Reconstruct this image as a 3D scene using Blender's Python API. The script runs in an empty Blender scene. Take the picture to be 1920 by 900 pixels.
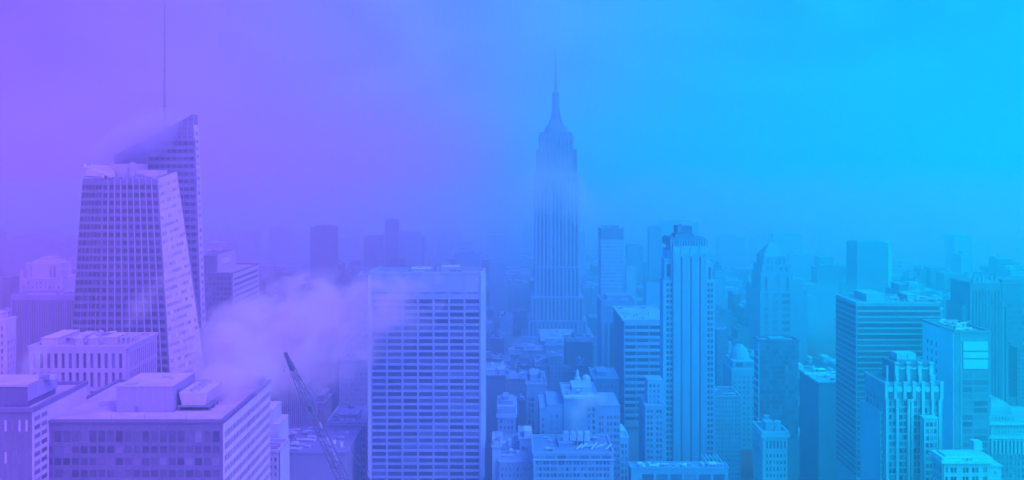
import bpy, bmesh, math, random
from mathutils import Vector, Matrix

scene = bpy.context.scene
COL = scene.collection
R = math.radians

# ------------------------------------------------------------------ camera
EYE = 260.0            # height of the observation deck the photo was taken from
FPX = 1612.0           # focal length in pixels of a 1920 x 900 frame
HORIZON = 320.0        # eye level in that frame
cam_data = bpy.data.cameras.new("camera")
cam_data.sensor_fit = 'HORIZONTAL'
cam_data.sensor_width = 36.0
cam_data.lens = 36.0 * FPX / 1920.0
cam_data.shift_y = -(450.0 - HORIZON) / 1920.0
cam_data.clip_start = 1.0
cam_data.clip_end = 40000.0
cam = bpy.data.objects.new("camera", cam_data)
cam.location = (0, 0, EYE)
cam.rotation_euler = (R(90), 0, 0)
COL.objects.link(cam)
scene.camera = cam

# ------------------------------------------------------------------ sky, sun, exposure
SUN_ELEV, SUN_AZ = R(52), R(128)       # azimuth clockwise from +Y: the sun is up behind the fog, to the right
world = bpy.data.worlds.new("World")
scene.world = world
world.use_nodes = True
nt = world.node_tree
nt.nodes.clear()


def N(tree, kind, **kw):
    n = tree.nodes.new(kind)
    for k, v in kw.items():
        if k == 'op':
            n.operation = v
        elif hasattr(n, k):
            setattr(n, k, v)
        else:
            n.inputs[k].default_value = v
    return n


def ramp(tree, stops, interp='LINEAR'):
    n = tree.nodes.new('ShaderNodeValToRGB')
    e = n.color_ramp.elements
    n.color_ramp.interpolation = interp
    while len(e) < len(stops):
        e.new(0.5)
    for el, (p, c) in zip(e, stops):
        el.position = p
        el.color = (c[0], c[1], c[2], 1.0)
    return n


def math_node(tree, op, a, b=None, c=None, clamp=False):
    n = tree.nodes.new('ShaderNodeMath')
    n.operation = op
    n.use_clamp = clamp
    for i, v in enumerate((a, b, c)):
        if v is None:
            continue
        if isinstance(v, (int, float)):
            n.inputs[i].default_value = v
        else:
            tree.links.new(v, n.inputs[i])
    return n.outputs[0]


# colour of the foggy light round the compass (0.5 = straight ahead, +-60 degrees at the ends)
FOG_STOPS = [(0.02, (.22, .055, 1.0)), (0.22, (.22, .092, 1.0)), (0.33, (.27, .130, 1.0)), (0.44, (.125, .235, 1.0)),
             (0.53, (.045, .325, 1.0)), (0.62, (.0, .400, 1.0)), (0.73, (.0, .43, 1.0)), (0.95, (.0, .44, 1.0))]
SKY_GAIN = 0.31
sky = nt.nodes.new('ShaderNodeTexSky')
sky.sky_type = 'NISHITA'
sky.sun_disc = False
sky.sun_elevation = SUN_ELEV
sky.sun_rotation = SUN_AZ
sky.air_density = 1.0
sky.ozone_density = 4.0
sky.dust_density = 0.3
tc = nt.nodes.new('ShaderNodeTexCoord')
sep = nt.nodes.new('ShaderNodeSeparateXYZ')
nt.links.new(tc.outputs['Generated'], sep.inputs[0])
az = math_node(nt, 'ARCTAN2', sep.outputs[0], sep.outputs[1])
az01 = math_node(nt, 'MULTIPLY_ADD', az, 1.0 / R(120), 0.5, clamp=True)
fog = ramp(nt, FOG_STOPS, 'B_SPLINE')
nt.links.new(az01, fog.inputs[0])
# soft lumps of thicker and thinner fog in the sky
mp = N(nt, 'ShaderNodeMapping')
mp.inputs['Scale'].default_value = (1.0, 1.0, 2.2)
nt.links.new(tc.outputs['Generated'], mp.inputs[0])
ns = N(nt, 'ShaderNodeTexNoise', Scale=4.6, Detail=5.0, Roughness=0.5, Distortion=0.9)
nt.links.new(mp.outputs[0], ns.inputs['Vector'])
lump = math_node(nt, 'MULTIPLY_ADD', ns.outputs['Fac'], 0.34, SKY_GAIN - 0.175)
fogv = nt.nodes.new('ShaderNodeVectorMath')
fogv.operation = 'SCALE'
nt.links.new(fog.outputs[0], fogv.inputs[0])
nt.links.new(lump, fogv.inputs['Scale'])
bg_sky = N(nt, 'ShaderNodeBackground', Strength=0.15)
nt.links.new(sky.outputs[0], bg_sky.inputs[0])
bg_fog = N(nt, 'ShaderNodeBackground', Strength=1.0)
nt.links.new(fogv.outputs[0], bg_fog.inputs[0])
# the coloured fog bank lies ahead; overhead and behind it thins to the open sky
front = math_node(nt, 'MULTIPLY_ADD', sep.outputs[1], 2.2, 0.30, clamp=True)
mixs = nt.nodes.new('ShaderNodeMixShader')
nt.links.new(front, mixs.inputs[0])
nt.links.new(bg_sky.outputs[0], mixs.inputs[1])
nt.links.new(bg_fog.outputs[0], mixs.inputs[2])
wout = nt.nodes.new('ShaderNodeOutputWorld')
nt.links.new(mixs.outputs[0], wout.inputs[0])

sun_data = bpy.data.lights.new("sun", 'SUN')
sun_data.energy = 0.8
sun_data.angle = R(40)
sun_data.color = (1.0, 0.96, 0.90)
sun = bpy.data.objects.new("sun", sun_data)
d = Vector((math.sin(SUN_AZ) * math.cos(SUN_ELEV), math.cos(SUN_AZ) * math.cos(SUN_ELEV), math.sin(SUN_ELEV)))
sun.rotation_euler = (-d).to_track_quat('-Z', 'Y').to_euler()
sun.location = d * 3000
COL.objects.link(sun)

vs = scene.view_settings
vs.view_transform = 'Standard'
vs.look = 'None'
vs.exposure = 1.9
vs.gamma = 1.0
vs.use_curve_mapping = False
cy = scene.cycles
cy.max_bounces = 8
cy.diffuse_bounces = 2
cy.glossy_bounces = 2
cy.transmission_bounces = 2
cy.transparent_max_bounces = 8
cy.volume_bounces = 4
cy.volume_max_steps = 256
cy.use_denoising = True
cy.use_adaptive_sampling = True
cy.adaptive_threshold = 0.02

# ------------------------------------------------------------------ haze
HAZE_DENSITY = 0.0008
HAZE_G = 0.6
HAZE_STEP = 1.0
HAZE_STOPS = [(0.12, (.95, .48, 1.0)), (0.36, (.80, .52, 1.0)), (0.5, (.38, .70, 1.0)), (0.66, (.0, .94, 1.0))]  # purple-to-cyan wash put into the haze colour across the city


def make_haze():
    me = bpy.data.meshes.new("haze")
    x, y0, y1, z0, z1 = 3600, -300, 5600, -1.5, 430
    v = [(sx * x, y, z) for z in (z0, z1) for y in (y0, y1) for sx in (-1, 1)]
    f = [(0, 2, 3, 1), (4, 5, 7, 6), (0, 1, 5, 4), (2, 6, 7, 3), (0, 4, 6, 2), (1, 3, 7, 5)]
    me.from_pydata(v, [], f)
    o = bpy.data.objects.new("haze", me)
    COL.objects.link(o)
    o['kind'] = 'stuff'
    o['label'] = 'haze of even density, tinted purple to cyan, filling the air over the city'
    m = bpy.data.materials.new("haze")
    m.use_nodes = True
    t = m.node_tree
    t.nodes.clear()
    out = t.nodes.new('ShaderNodeOutputMaterial')
    p = t.nodes.new('ShaderNodeVolumePrincipled')
    tco = t.nodes.new('ShaderNodeTexCoord')
    sp = t.nodes.new('ShaderNodeSeparateXYZ')
    t.links.new(tco.outputs['Object'], sp.inputs[0])
    f01 = math_node(t, 'MULTIPLY_ADD', sp.outputs[0], 1.0 / 760, 0.5, clamp=True)
    rp = ramp(t, HAZE_STOPS, 'B_SPLINE')
    t.links.new(f01, rp.inputs[0])
    t.links.new(rp.outputs[0], p.inputs['Color'])
    p.inputs['Density'].default_value = HAZE_DENSITY
    p.inputs['Anisotropy'].default_value = HAZE_G
    t.links.new(p.outputs[0], out.inputs['Volume'])
    me.materials.append(m)
    m.cycles.volume_step_rate = HAZE_STEP
    try:
        m.cycles.volume_sampling = 'MULTIPLE_IMPORTANCE'
    except Exception:
        pass


make_haze()

# ------------------------------------------------------------------ materials
# purple-to-cyan wash over the view, painted into stone, glass and roof colours
HUES = [(0.0, (.47, .20, .92)), (0.20, (.48, .22, .92)), (0.30, (.38, .24, .92)), (0.42, (.20, .25, .92)), (0.55, (.09, .36, .92)),
        (0.68, (.01, .52, .92)), (0.80, (.0, .76, .92)), (1.0, (.0, .92, .92))]


def hue(u):
    u = min(max(u, 0.0), 1.0)
    for (a, ca), (b, cb) in zip(HUES, HUES[1:]):
        if u <= b:
            k = (u - a) / (b - a)
            return tuple(ca[i] + (cb[i] - ca[i]) * k for i in range(3))
    return HUES[-1][1]


def alb(u, t):
    h = hue(u)
    return (h[0] * t ** 1.25, h[1] * t ** 1.3, h[2] * t ** 0.95)


_mats = {}


def new_mat(name):
    m = bpy.data.materials.new(name)
    m.use_nodes = True
    t = m.node_tree
    b = t.nodes['Principled BSDF']
    return m, t, b


def vec_scale(t, vec, fac):
    n = t.nodes.new('ShaderNodeVectorMath')
    n.operation = 'SCALE'
    if hasattr(vec, 'is_linked') or hasattr(vec, 'links'):
        t.links.new(vec, n.inputs[0])
    else:
        n.inputs[0].default_value = vec
    t.links.new(fac, n.inputs['Scale'])
    return n.outputs[0]


def weather(t, grime=0.22):
    """A brightness factor around 1: broad stains, rain streaks down the walls and fine grain."""
    g = t.nodes.new('ShaderNodeNewGeometry')
    a = N(t, 'ShaderNodeTexNoise', Scale=0.05, Detail=4.0, Roughness=0.6)
    t.links.new(g.outputs['Position'], a.inputs['Vector'])
    mp_ = N(t, 'ShaderNodeMapping')
    mp_.inputs['Scale'].default_value = (0.9, 0.9, 0.03)
    t.links.new(g.outputs['Position'], mp_.inputs[0])
    b = N(t, 'ShaderNodeTexNoise', Scale=1.0, Detail=3.0, Roughness=0.6)
    t.links.new(mp_.outputs[0], b.inputs['Vector'])
    c = N(t, 'ShaderNodeTexNoise', Scale=1.3, Detail=2.0)
    t.links.new(g.outputs['Position'], c.inputs['Vector'])
    s = math_node(t, 'ADD', a.outputs['Fac'], b.outputs['Fac'])
    s = math_node(t, 'ADD', s, c.outputs['Fac'])
    return math_node(t, 'MULTIPLY_ADD', s, grime, 1.0 - 1.5 * grime), g


def wall_mat(u, t_, grime=0.25):
    key = ('wall', round(u, 2), round(t_, 2), grime)
    if key not in _mats:
        m, t, b = new_mat('stone')
        f, _ = weather(t, grime * 1.6)
        t.links.new(vec_scale(t, alb(u, t_ * .92), f), b.inputs['Base Color'])
        b.inputs['Roughness'].default_value = 0.9
        b.inputs['Specular IOR Level'].default_value = 0.06
        _mats[key] = m
    return _mats[key]


def roof_mat(u, t_):
    key = ('roof', round(u, 2), round(t_, 2))
    if key not in _mats:
        m, t, b = new_mat('roofing')
        g = t.nodes.new('ShaderNodeNewGeometry')
        a = N(t, 'ShaderNodeTexNoise', Scale=0.12, Detail=6.0, Roughness=0.65, Distortion=0.8)
        t.links.new(g.outputs['Position'], a.inputs['Vector'])
        v = N(t, 'ShaderNodeTexVoronoi', Scale=0.16)
        v.distance = 'CHEBYCHEV'
        t.links.new(g.outputs['Position'], v.inputs['Vector'])
        sp_ = t.nodes.new('ShaderNodeSeparateColor')
        t.links.new(v.outputs['Color'], sp_.inputs[0])
        f = math_node(t, 'MULTIPLY_ADD', a.outputs['Fac'], 0.7, 0.6)
        f2 = math_node(t, 'MULTIPLY_ADD', sp_.outputs[0], 0.14, -0.07)
        t.links.new(vec_scale(t, alb(u, t_ * .80), math_node(t, 'ADD', f, f2)), b.inputs['Base Color'])
        b.inputs['Roughness'].default_value = 0.95
        b.inputs['Specular IOR Level'].default_value = 0.1
        _mats[key] = m
    return _mats[key]


def glass_mat(u, t_, blinds=0.12, gloss=0.25, patch=0.0):
    key = ('glass', round(u, 2), round(t_, 2), blinds, gloss, patch)
    if key not in _mats:
        m, t, b = new_mat('window_glass')
        g = t.nodes.new('ShaderNodeNewGeometry')
        oi = t.nodes.new('ShaderNodeObjectInfo')
        r = math_node(t, 'MULTIPLY_ADD', oi.outputs['Random'], 7.31, g.outputs['Random Per Island'])
        r = math_node(t, 'FRACT', r)
        t_ = t_ * .80
        rp = ramp(t, [(0.0, alb(u, t_ * 0.7)), (0.45, alb(u, t_)), (1.0 - blinds, alb(u, t_ * 1.45)),
                      (1.0 - blinds + 0.001, alb(u, min(1.0, t_ * 1.75)))], 'LINEAR')
        t.links.new(r, rp.inputs[0])
        col = rp.outputs[0]
        if patch:
            # noise in the glass colour: painted reflections, curtains and ceilings break the rows up
            a = N(t, 'ShaderNodeTexNoise', Scale=0.07, Detail=5.0, Roughness=0.7, Distortion=1.5)
            t.links.new(g.outputs['Position'], a.inputs['Vector'])
            col = vec_scale(t, col, math_node(t, 'MULTIPLY_ADD', a.outputs['Fac'], patch * 2, 1.0 - patch))
        t.links.new(col, b.inputs['Base Color'])
        b.inputs['Roughness'].default_value = gloss
        b.inputs['Specular IOR Level'].default_value = 0.14
        _mats[key] = m
    return _mats[key]


def pattern_mat(u, tw, tg, su=3.2, sz=3.8, fu=0.5, fz=0.5):
    """Far walls: a grid of windows in the surface, too small in the picture to be cut one by one."""
    key = ('pat', round(u, 2), tw, tg, su, sz, fu, fz)
    if key not in _mats:
        m, t, b = new_mat('windowed_wall')
        f, g = weather(t, 0.35)
        s = t.nodes.new('ShaderNodeSeparateXYZ')
        t.links.new(g.outputs['Position'], s.inputs[0])
        n = t.nodes.new('ShaderNodeSeparateXYZ')
        t.links.new(g.outputs['Normal'], n.inputs[0])
        uu = math_node(t, 'ADD', s.outputs[0], s.outputs[1])
        cu = math_node(t, 'DIVIDE', uu, su)
        cz = math_node(t, 'DIVIDE', s.outputs[2], sz)
        a = math_node(t, 'LESS_THAN', math_node(t, 'FRACT', cu), fu)
        c = math_node(t, 'LESS_THAN', math_node(t, 'FRACT', cz), fz)
        up = math_node(t, 'LESS_THAN', math_node(t, 'ABSOLUTE', n.outputs[2]), 0.5)
        w = math_node(t, 'MULTIPLY', math_node(t, 'MULTIPLY', a, c), up)
        wn = t.nodes.new('ShaderNodeTexWhiteNoise')
        cb = t.nodes.new('ShaderNodeCombineXYZ')
        t.links.new(math_node(t, 'FLOOR', cu), cb.inputs[0])
        t.links.new(math_node(t, 'FLOOR', cz), cb.inputs[1])
        t.links.new(cb.outputs[0], wn.inputs['Vector'])
        w = math_node(t, 'MULTIPLY', w, math_node(t, 'MULTIPLY_ADD', wn.outputs['Value'], 0.6, 0.5))
        mx = t.nodes.new('ShaderNodeMix')
        mx.data_type = 'RGBA'
        mx.inputs['A'].default_value = (*alb(u, tw), 1)
        mx.inputs['B'].default_value = (*alb(u, tg * .8), 1)
        mx.clamp_factor = True
        t.links.new(w, mx.inputs['Factor'])
        t.links.new(vec_scale(t, mx.outputs['Result'], f), b.inputs['Base Color'])
        b.inputs['Roughness'].default_value = 0.85
        b.inputs['Specular IOR Level'].default_value = 0.06
        _mats[key] = m
    return _mats[key]


def metal_mat(u, t_):
    key = ('metal', round(u, 2), round(t_, 2))
    if key not in _mats:
        m, t, b = new_mat('painted_metal')
        f, _ = weather(t, 0.35)
        t.links.new(vec_scale(t, alb(u, t_), f), b.inputs['Base Color'])
        b.inputs['Roughness'].default_value = 0.55
        _mats[key] = m
    return _mats[key]


# ------------------------------------------------------------------ mesh helpers
BOXF = [(0, 2, 3, 1), (4, 5, 7, 6), (0, 1, 5, 4), (2, 6, 7, 3), (0, 4, 6, 2), (1, 3, 7, 5)]


class MB:
    """Collects shapes in world coordinates; build() links them as ONE mesh object, local to its parent's base."""

    def __init__(self):
        self.v, self.f, self.m = [], [], []

    def add(self, verts, faces, mat=0):
        o = len(self.v)
        self.v += [tuple(p) for p in verts]
        self.f += [tuple(i + o for i in q) for q in faces]
        self.m += [mat] * len(faces)
        return self

    def box(self, x0, x1, y0, y1, z0, z1, mat=0):
        return self.add([(x, y, z) for z in (z0, z1) for y in (y0, y1) for x in (x0, x1)], BOXF, mat)

    def hexa(self, p, mat=0):
        return self.add(p, BOXF, mat)

    def taper(self, b, t, z0, z1, mat=0):
        """b and t are (x0, x1, y0, y1) rectangles at z0 and z1."""
        return self.add([(x, y, z0) for y in b[2:] for x in b[:2]] + [(x, y, z1) for y in t[2:] for x in t[:2]], BOXF, mat)

    def cyl(self, cx, cy, r0, r1, z0, z1, n=14, mat=0):
        vs_ = [(cx + r * math.cos(2 * math.pi * k / n), cy + r * math.sin(2 * math.pi * k / n), z)
               for z, r in ((z0, r0), (z1, r1)) for k in range(n)]
        fs = [(k, (k + 1) % n, n + (k + 1) % n, n + k) for k in range(n)]
        fs += [tuple(range(n - 1, -1, -1)), tuple(range(n, 2 * n))]
        return self.add(vs_, fs, mat)

    def lathe(self, cx, cy, prof, n=20, mat=0):
        for (r0, z0), (r1, z1) in zip(prof, prof[1:]):
            self.cyl(cx, cy, max(r0, .01), max(r1, .01), z0, z1, n, mat)
        return self

    def bar(self, p, q, r, mat=0, n=4):
        p, q = Vector(p), Vector(q)
        ax = (q - p).normalized()
        s = ax.cross(Vector((0, 0, 1)))
        if s.length < 1e-3:
            s = Vector((1, 0, 0))
        s.normalize()
        t = ax.cross(s)
        vs_ = []
        for c in (p, q):
            for k in range(n):
                a = 2 * math.pi * (k + .5) / n
                vs_.append(c + (s * math.cos(a) + t * math.sin(a)) * r)
        fs = [(k, (k + 1) % n, n + (k + 1) % n, n + k) for k in range(n)]
        fs += [tuple(range(n - 1, -1, -1)), tuple(range(n, 2 * n))]
        return self.add(vs_, fs, mat)

    def build(self, name, mats, parent=None):
        me = bpy.data.meshes.new(name)
        off = parent_origin(parent)
        me.from_pydata([(x - off[0], y - off[1], z - off[2]) for x, y, z in self.v], [], self.f)
        if not isinstance(mats, (list, tuple)):
            mats = [mats]
        for m in mats:
            me.materials.append(m)
        if len(mats) > 1:
            me.polygons.foreach_set('material_index', self.m)
        bm = bmesh.new()
        bm.from_mesh(me)
        bmesh.ops.recalc_face_normals(bm, faces=bm.faces)
        bm.to_mesh(me)
        bm.free()
        o = bpy.data.objects.new(name, me)
        COL.objects.link(o)
        if parent is not None:
            o.parent = parent
        return o


def parent_origin(p):
    x = y = z = 0.0
    while p is not None:
        x += p.location[0]
        y += p.location[1]
        z += p.location[2]
        p = p.parent
    return (x, y, z)


LABELS = {}


def thing(name, label, cat, loc, group=None):
    o = bpy.data.objects.new(name, None)
    o.empty_display_size = 2.0
    COL.objects.link(o)
    o.location = loc
    o['label'] = label
    o['category'] = cat
    if group:
        o['group'] = group
    return o


def WX(px, Y):
    return (px - 960.0) / FPX * Y


def WZ(py, Y):
    return EYE - (py - HORIZON) / FPX * Y


def spans(n, frac, m0=0.0, m1=0.0):
    p = (1.0 - m0 - m1) / n
    return [(m0 + p * (k + .5 - frac / 2), m0 + p * (k + .5 + frac / 2)) for k in range(n)]


class Quad:
    def __init__(self, bl, br, tr, tl):
        self.p = [Vector(a) for a in (bl, br, tr, tl)]
        self.n = (self.p[1] - self.p[0]).cross(self.p[3] - self.p[0]).normalized()

    def at(self, u, v, n=0.0):
        bl, br, tr, tl = self.p
        return (bl * (1 - u) + br * u) * (1 - v) + (tl * (1 - u) + tr * u) * v + self.n * n

    def slab(self, u0, u1, v0, v1, n0, n1):
        return [self.at(u, v, n) for n in (n0, n1) for v in (v0, v1) for u in (u0, u1)]


def facade(mb, wins, q, xs, vs_, proud=0.6, mat=0, span_in=0.05, pane=0.10):
    """Piers and spandrels stand proud of the wall; each opening left between them gets a pane (appended to wins)."""
    edges = [0.0] + [e for s in xs for e in s] + [1.0]
    for a, b in zip(edges[::2], edges[1::2]):
        if b - a > 1e-4:
            mb.hexa(q.slab(a, b, 0, 1, -0.3, proud), mat)
    vv = sorted(vs_)
    ve = [0.0] + [e for s in vv for e in s] + [1.0]
    for (a, b) in xs:
        for c, d_ in zip(ve[::2], ve[1::2]):
            if d_ - c > 1e-4:
                mb.hexa(q.slab(a, b, c, d_, -0.3, proud - span_in), mat)
    for (c, d_) in sorted(vs_, reverse=True):
        for (a, b) in xs:
            wins.append(q.slab(a, b, c, d_, -0.05, pane))


def put_windows(parent, wins, mat, name='window', limit=100):
    for w in wins[:limit]:
        MB().hexa(w).build(name, mat, parent)
    if len(wins) > limit:
        b = MB()
        for w in wins[limit:]:
            b.hexa(w)
        o = b.build(name, mat, parent)
        o['kind'] = 'stuff'


SKYLINE = []      # (x0, x1, ytop, Y) of what is built, to leave out filler blocks that nothing of would show


class Block:
    """A building whose walls run along and across the avenue. x0, x1, yt: its front in the 1920 x 900 frame at distance Y."""

    def __init__(self, name, label, cat, x0, x1, yt, Y, D=None, xfar=None, tone=0.8, u=None, group=None, mat=None, zmin=0.0):
        if xfar is not None:
            xn = x1 if x1 < 960 else x0
            D = Y * (xn - 960.0) / (xfar - 960.0) - Y
        self.x0, self.x1, self.y0, self.y1 = WX(x0, Y), WX(x1, Y), Y, Y + D
        self.z = WZ(yt, Y)
        self.yt, self.Y = yt, Y
        self.u = u if u is not None else min(max((x0 + x1) / 2 / 1920.0, 0), 1)
        self.tone = tone
        self.root = thing(name, label, cat, ((self.x0 + self.x1) / 2, (self.y0 + self.y1) / 2, 0), group)
        self.mat = mat or wall_mat(self.u, tone)
        self.wall = MB().box(self.x0, self.x1, self.y0, self.y1, zmin, self.z)
        self.wins = []
        SKYLINE.append((x0, x1, yt, Y))

    # faces, cut at pixel row ybot (their lower parts stay plain)
    def face(self, side, ybot):
        zb = max(WZ(ybot, self.Y), 1.0)
        a, b, c, d_ = self.x0, self.x1, self.y0, self.y1
        if side == 'front':
            p = ((a, c), (b, c))
        elif side == 'right':
            p = ((b, c), (b, d_))
        else:
            p = ((a, d_), (a, c))
        (ax, ay), (bx, by) = p
        return Quad((ax, ay, zb), (bx, by, zb), (bx, by, self.z), (ax, ay, self.z))

    def rows(self, ystart, pitch, h, ybot):
        out, y = [], ystart
        while y + h < ybot:
            out.append((1 - (y + h - self.yt) / (ybot - self.yt), 1 - (y - self.yt) / (ybot - self.yt)))
            y += pitch
        return out

    def windows(self, side, xs, ystart, pitch, h, ybot, proud=0.6, span_in=0.05, wins=None):
        q = self.face(side, ybot)
        facade(self.wall, self.wins if wins is None else wins, q, xs, self.rows(ystart, pitch, h, ybot), proud, 0, span_in)

    def roof(self, tone=0.9, parapet=1.2, thick=0.5, over=0.62):
        x0, x1, y0, y1, z = self.x0 - over, self.x1 + over, self.y0 - over, self.y1 + over, self.z
        self.wall.box(x0, x1, y0, y0 + thick + over, z + .003, z + parapet)
        self.wall.box(x0, x1, y1 - thick - over, y1, z + .003, z + parapet)
        self.wall.box(x0, x0 + thick + over, y0 + thick + over, y1 - thick - over, z + .003, z + parapet - .01)
        self.wall.box(x1 - thick - over, x1, y0 + thick + over, y1 - thick - over, z + .003, z + parapet - .01)
        MB().box(self.x0 + .3, self.x1 - .3, self.y0 + .3, self.y1 - .3, z - .1, z + .15).build('roof', roof_mat(self.u, tone), self.root)

    def pt(self, fx, fy):
        return self.x0 + (self.x1 - self.x0) * fx, self.y0 + (self.y1 - self.y0) * fy

    def on_roof(self, name, fx0, fx1, fy0, fy1, h, tone=0.8, z=None, cap=True):
        a, c = self.pt(fx0, fy0)
        b, d_ = self.pt(fx1, fy1)
        z = (self.z + .16) if z is None else z
        m = MB().box(a, b, c, d_, z, z + h)
        if cap:
            m.box(a - .25, b + .25, c - .25, d_ + .25, z + h + .003, z + h + .35)
        return m.build(name, wall_mat(self.u, tone), self.root)

    def tank(self, fx, fy, r=2.2, h=4.0, lift=3.0, tone=0.6):
        x, y = self.pt(fx, fy)
        z = self.z + .15
        m = MB()
        for a in (-1, 1):
            for b in (-1, 1):
                m.box(x + a * r * .6 - .15, x + a * r * .6 + .15, y + b * r * .6 - .15, y + b * r * .6 + .15, z, z + lift)
        m.box(x - r * .8, x + r * .8, y - r * .8, y + r * .8, z + lift + .003, z + lift + .3)
        m.cyl(x, y, r, r * .96, z + lift + .31, z + lift + h, 14)
        m.cyl(x, y, r * 1.06, .1, z + lift + h + .003, z + lift + h + r * .6, 14)
        m.build('water_tank', wall_mat(self.u, tone), self.root)

    def plant_room(self, n, seed, fx=(0.08, 0.92), fy=(0.1, 0.9), hmax=3.0, tone=0.7):
        """Ducts, fans and cabinets scattered on a roof: each its own part."""
        rnd = random.Random(seed)
        for k in range(n):
            a = rnd.uniform(*fx)
            b = rnd.uniform(*fy)
            w = rnd.uniform(1.2, 5.0)
            d_ = rnd.uniform(1.2, 4.0)
            h = rnd.uniform(0.8, hmax)
            x, y = self.pt(a, b)
            z = self.z + .15
            x = min(max(x, self.x0 + w / 2 + 1), self.x1 - w / 2 - 1)
            y = min(max(y, self.y0 + d_ / 2 + 1), self.y1 - d_ / 2 - 1)
            m = MB()
            kind = rnd.choice(('cabinet', 'duct', 'fan'))
            if kind == 'cabinet':
                m.box(x - w / 2, x + w / 2, y - d_ / 2, y + d_ / 2, z, z + h)
                m.box(x - w / 2 - .15, x + w / 2 + .15, y - d_ / 2 - .15, y + d_ / 2 + .15, z + h + .003, z + h + .2)
                m.box(x - w / 2 + .2, x + w / 2 - .2, y - d_ / 2 - .08, y - d_ / 2 - .002, z + .3 * h, z + .8 * h, 1)
                nm = 'plant_cabinet'
            elif kind == 'duct':
                m.box(x - w, x + w, y - .5, y + .5, z + .8, z + 1.7)
                m.box(x - w + .2, x - w + .5, y - .4, y + .4, z, z + .797)
                m.box(x + w - .5, x + w - .2, y - .4, y + .4, z, z + .797)
                m.box(x + w + .003, x + w + 1.0, y - .5, y + .5, z, z + 1.7)
                nm = 'air_duct'
            else:
                m.cyl(x, y, 1.1, 1.1, z, z + .9 * h, 12)
                m.cyl(x, y, 1.35, 1.2, z + .9 * h + .003, z + .9 * h + .4, 12)
                nm = 'roof_fan'
            m.build(nm, [metal_mat(self.u, tone * rnd.uniform(.7, 1.25)), metal_mat(self.u, .35)], self.root)

    def done(self, glass=0.4, blinds=0.12, limit=100, name='window', gloss=0.25, patch=0.0):
        w = self.wall.build('wall', self.mat, self.root)
        if self.wins:
            put_windows(self.root, self.wins, glass_mat(self.u, glass, blinds, gloss, patch), name, limit)
        return w

# ------------------------------------------------------------------ ground
me = bpy.data.meshes.new('ground')
me.from_pydata([(-3500, -280, 0), (3500, -280, 0), (3500, 5500, 0), (-3500, 5500, 0)], [], [(0, 1, 2, 3)])
ground = bpy.data.objects.new('ground', me)
COL.objects.link(ground)
ground['kind'] = 'structure'
gm, gt, gb = new_mat('asphalt')
gf, _g = weather(gt, 0.5)
gt.links.new(vec_scale(gt, (.012, .045, .085), gf), gb.inputs['Base Color'])
gb.inputs['Roughness'].default_value = 0.9
me.materials.append(gm)

# ------------------------------------------------------------------ near left: the broad block with the steaming cooling tower
b = Block('office_block', 'broad flat-roofed block with dark windowed front and steaming cooling tower on its roof', 'office block',
          80, 418, 792, 300, xfar=505, tone=0.38)
front = []
q = b.face('front', 960)
rws = [(1 - (829 - 792) / 168, 1 - (808 - 792) / 168)] + b.rows(836, 22.5, 13.5, 960)
facade(b.wall, front, q, spans(20, .78, .012, .012), rws, .3)
put_windows(b.root, front, glass_mat(b.u, .30, .10, 0.35, 0.6), 'window', 100)
# its right-hand wall is a separate facing, side light painted in as paler colour
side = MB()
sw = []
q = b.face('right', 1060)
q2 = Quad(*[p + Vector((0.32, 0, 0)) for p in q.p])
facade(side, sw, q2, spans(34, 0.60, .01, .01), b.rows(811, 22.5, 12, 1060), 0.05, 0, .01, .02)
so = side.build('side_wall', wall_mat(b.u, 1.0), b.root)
so['label'] = 'stone wall facing right, its side light painted in as a pale tone'
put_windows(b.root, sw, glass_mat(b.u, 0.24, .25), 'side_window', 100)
b.roof(.9, 0.9, 0.9, over=0.75)
# penthouse with a door and a louvre
X0, X1, Y0, Y1, Z0 = WX(218, 312), WX(325, 312), 312, 333, b.z + .16
ph = MB().box(X0, X1, Y0, Y1, Z0, Z0 + 9.0)
ph.box(X0 - .15, X1 + .15, Y0 - .15, Y1 + .15, Z0 + 9.003, Z0 + 9.4)
po = ph.build('penthouse', wall_mat(b.u, 0.60), b.root)
MB().box(X0 + .4, X1 - .4, Y0 + .4, Y1 - .4, Z0 + 9.403, Z0 + 9.45).build('penthouse_roof', roof_mat(b.u, .95), po)
MB().box(WX(253.5, 312), WX(260, 312), 311.9, 311.99, Z0, Z0 + 2.3).build('door', metal_mat(b.u, .35), po)
MB().box(X1 + .005, X1 + .12, 315, 317.5, Z0 + 5.5, Z0 + 7.6).build('louvre', metal_mat(b.u, .35), po)
for (a0, a1, c0, c1) in ((.10, .30, .06, .22), (.55, .66, .62, .70), (.72, .80, .5, .56)):
    MB().box(X0 + (X1 - X0) * a0, X0 + (X1 - X0) * a1, Y0 + 21 * c0, Y0 + 21 * c1, Z0 + 9.455, Z0 + 9.8).build('roof_hatch', metal_mat(b.u, .55), po)
# low box standing in for the parapet's shaded inner face, left of the penthouse
MB().box(WX(188, 322), X0 - .02, 321, 331, Z0, Z0 + 1.6).build('roof_box', wall_mat(b.u, .8), b.root)
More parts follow.
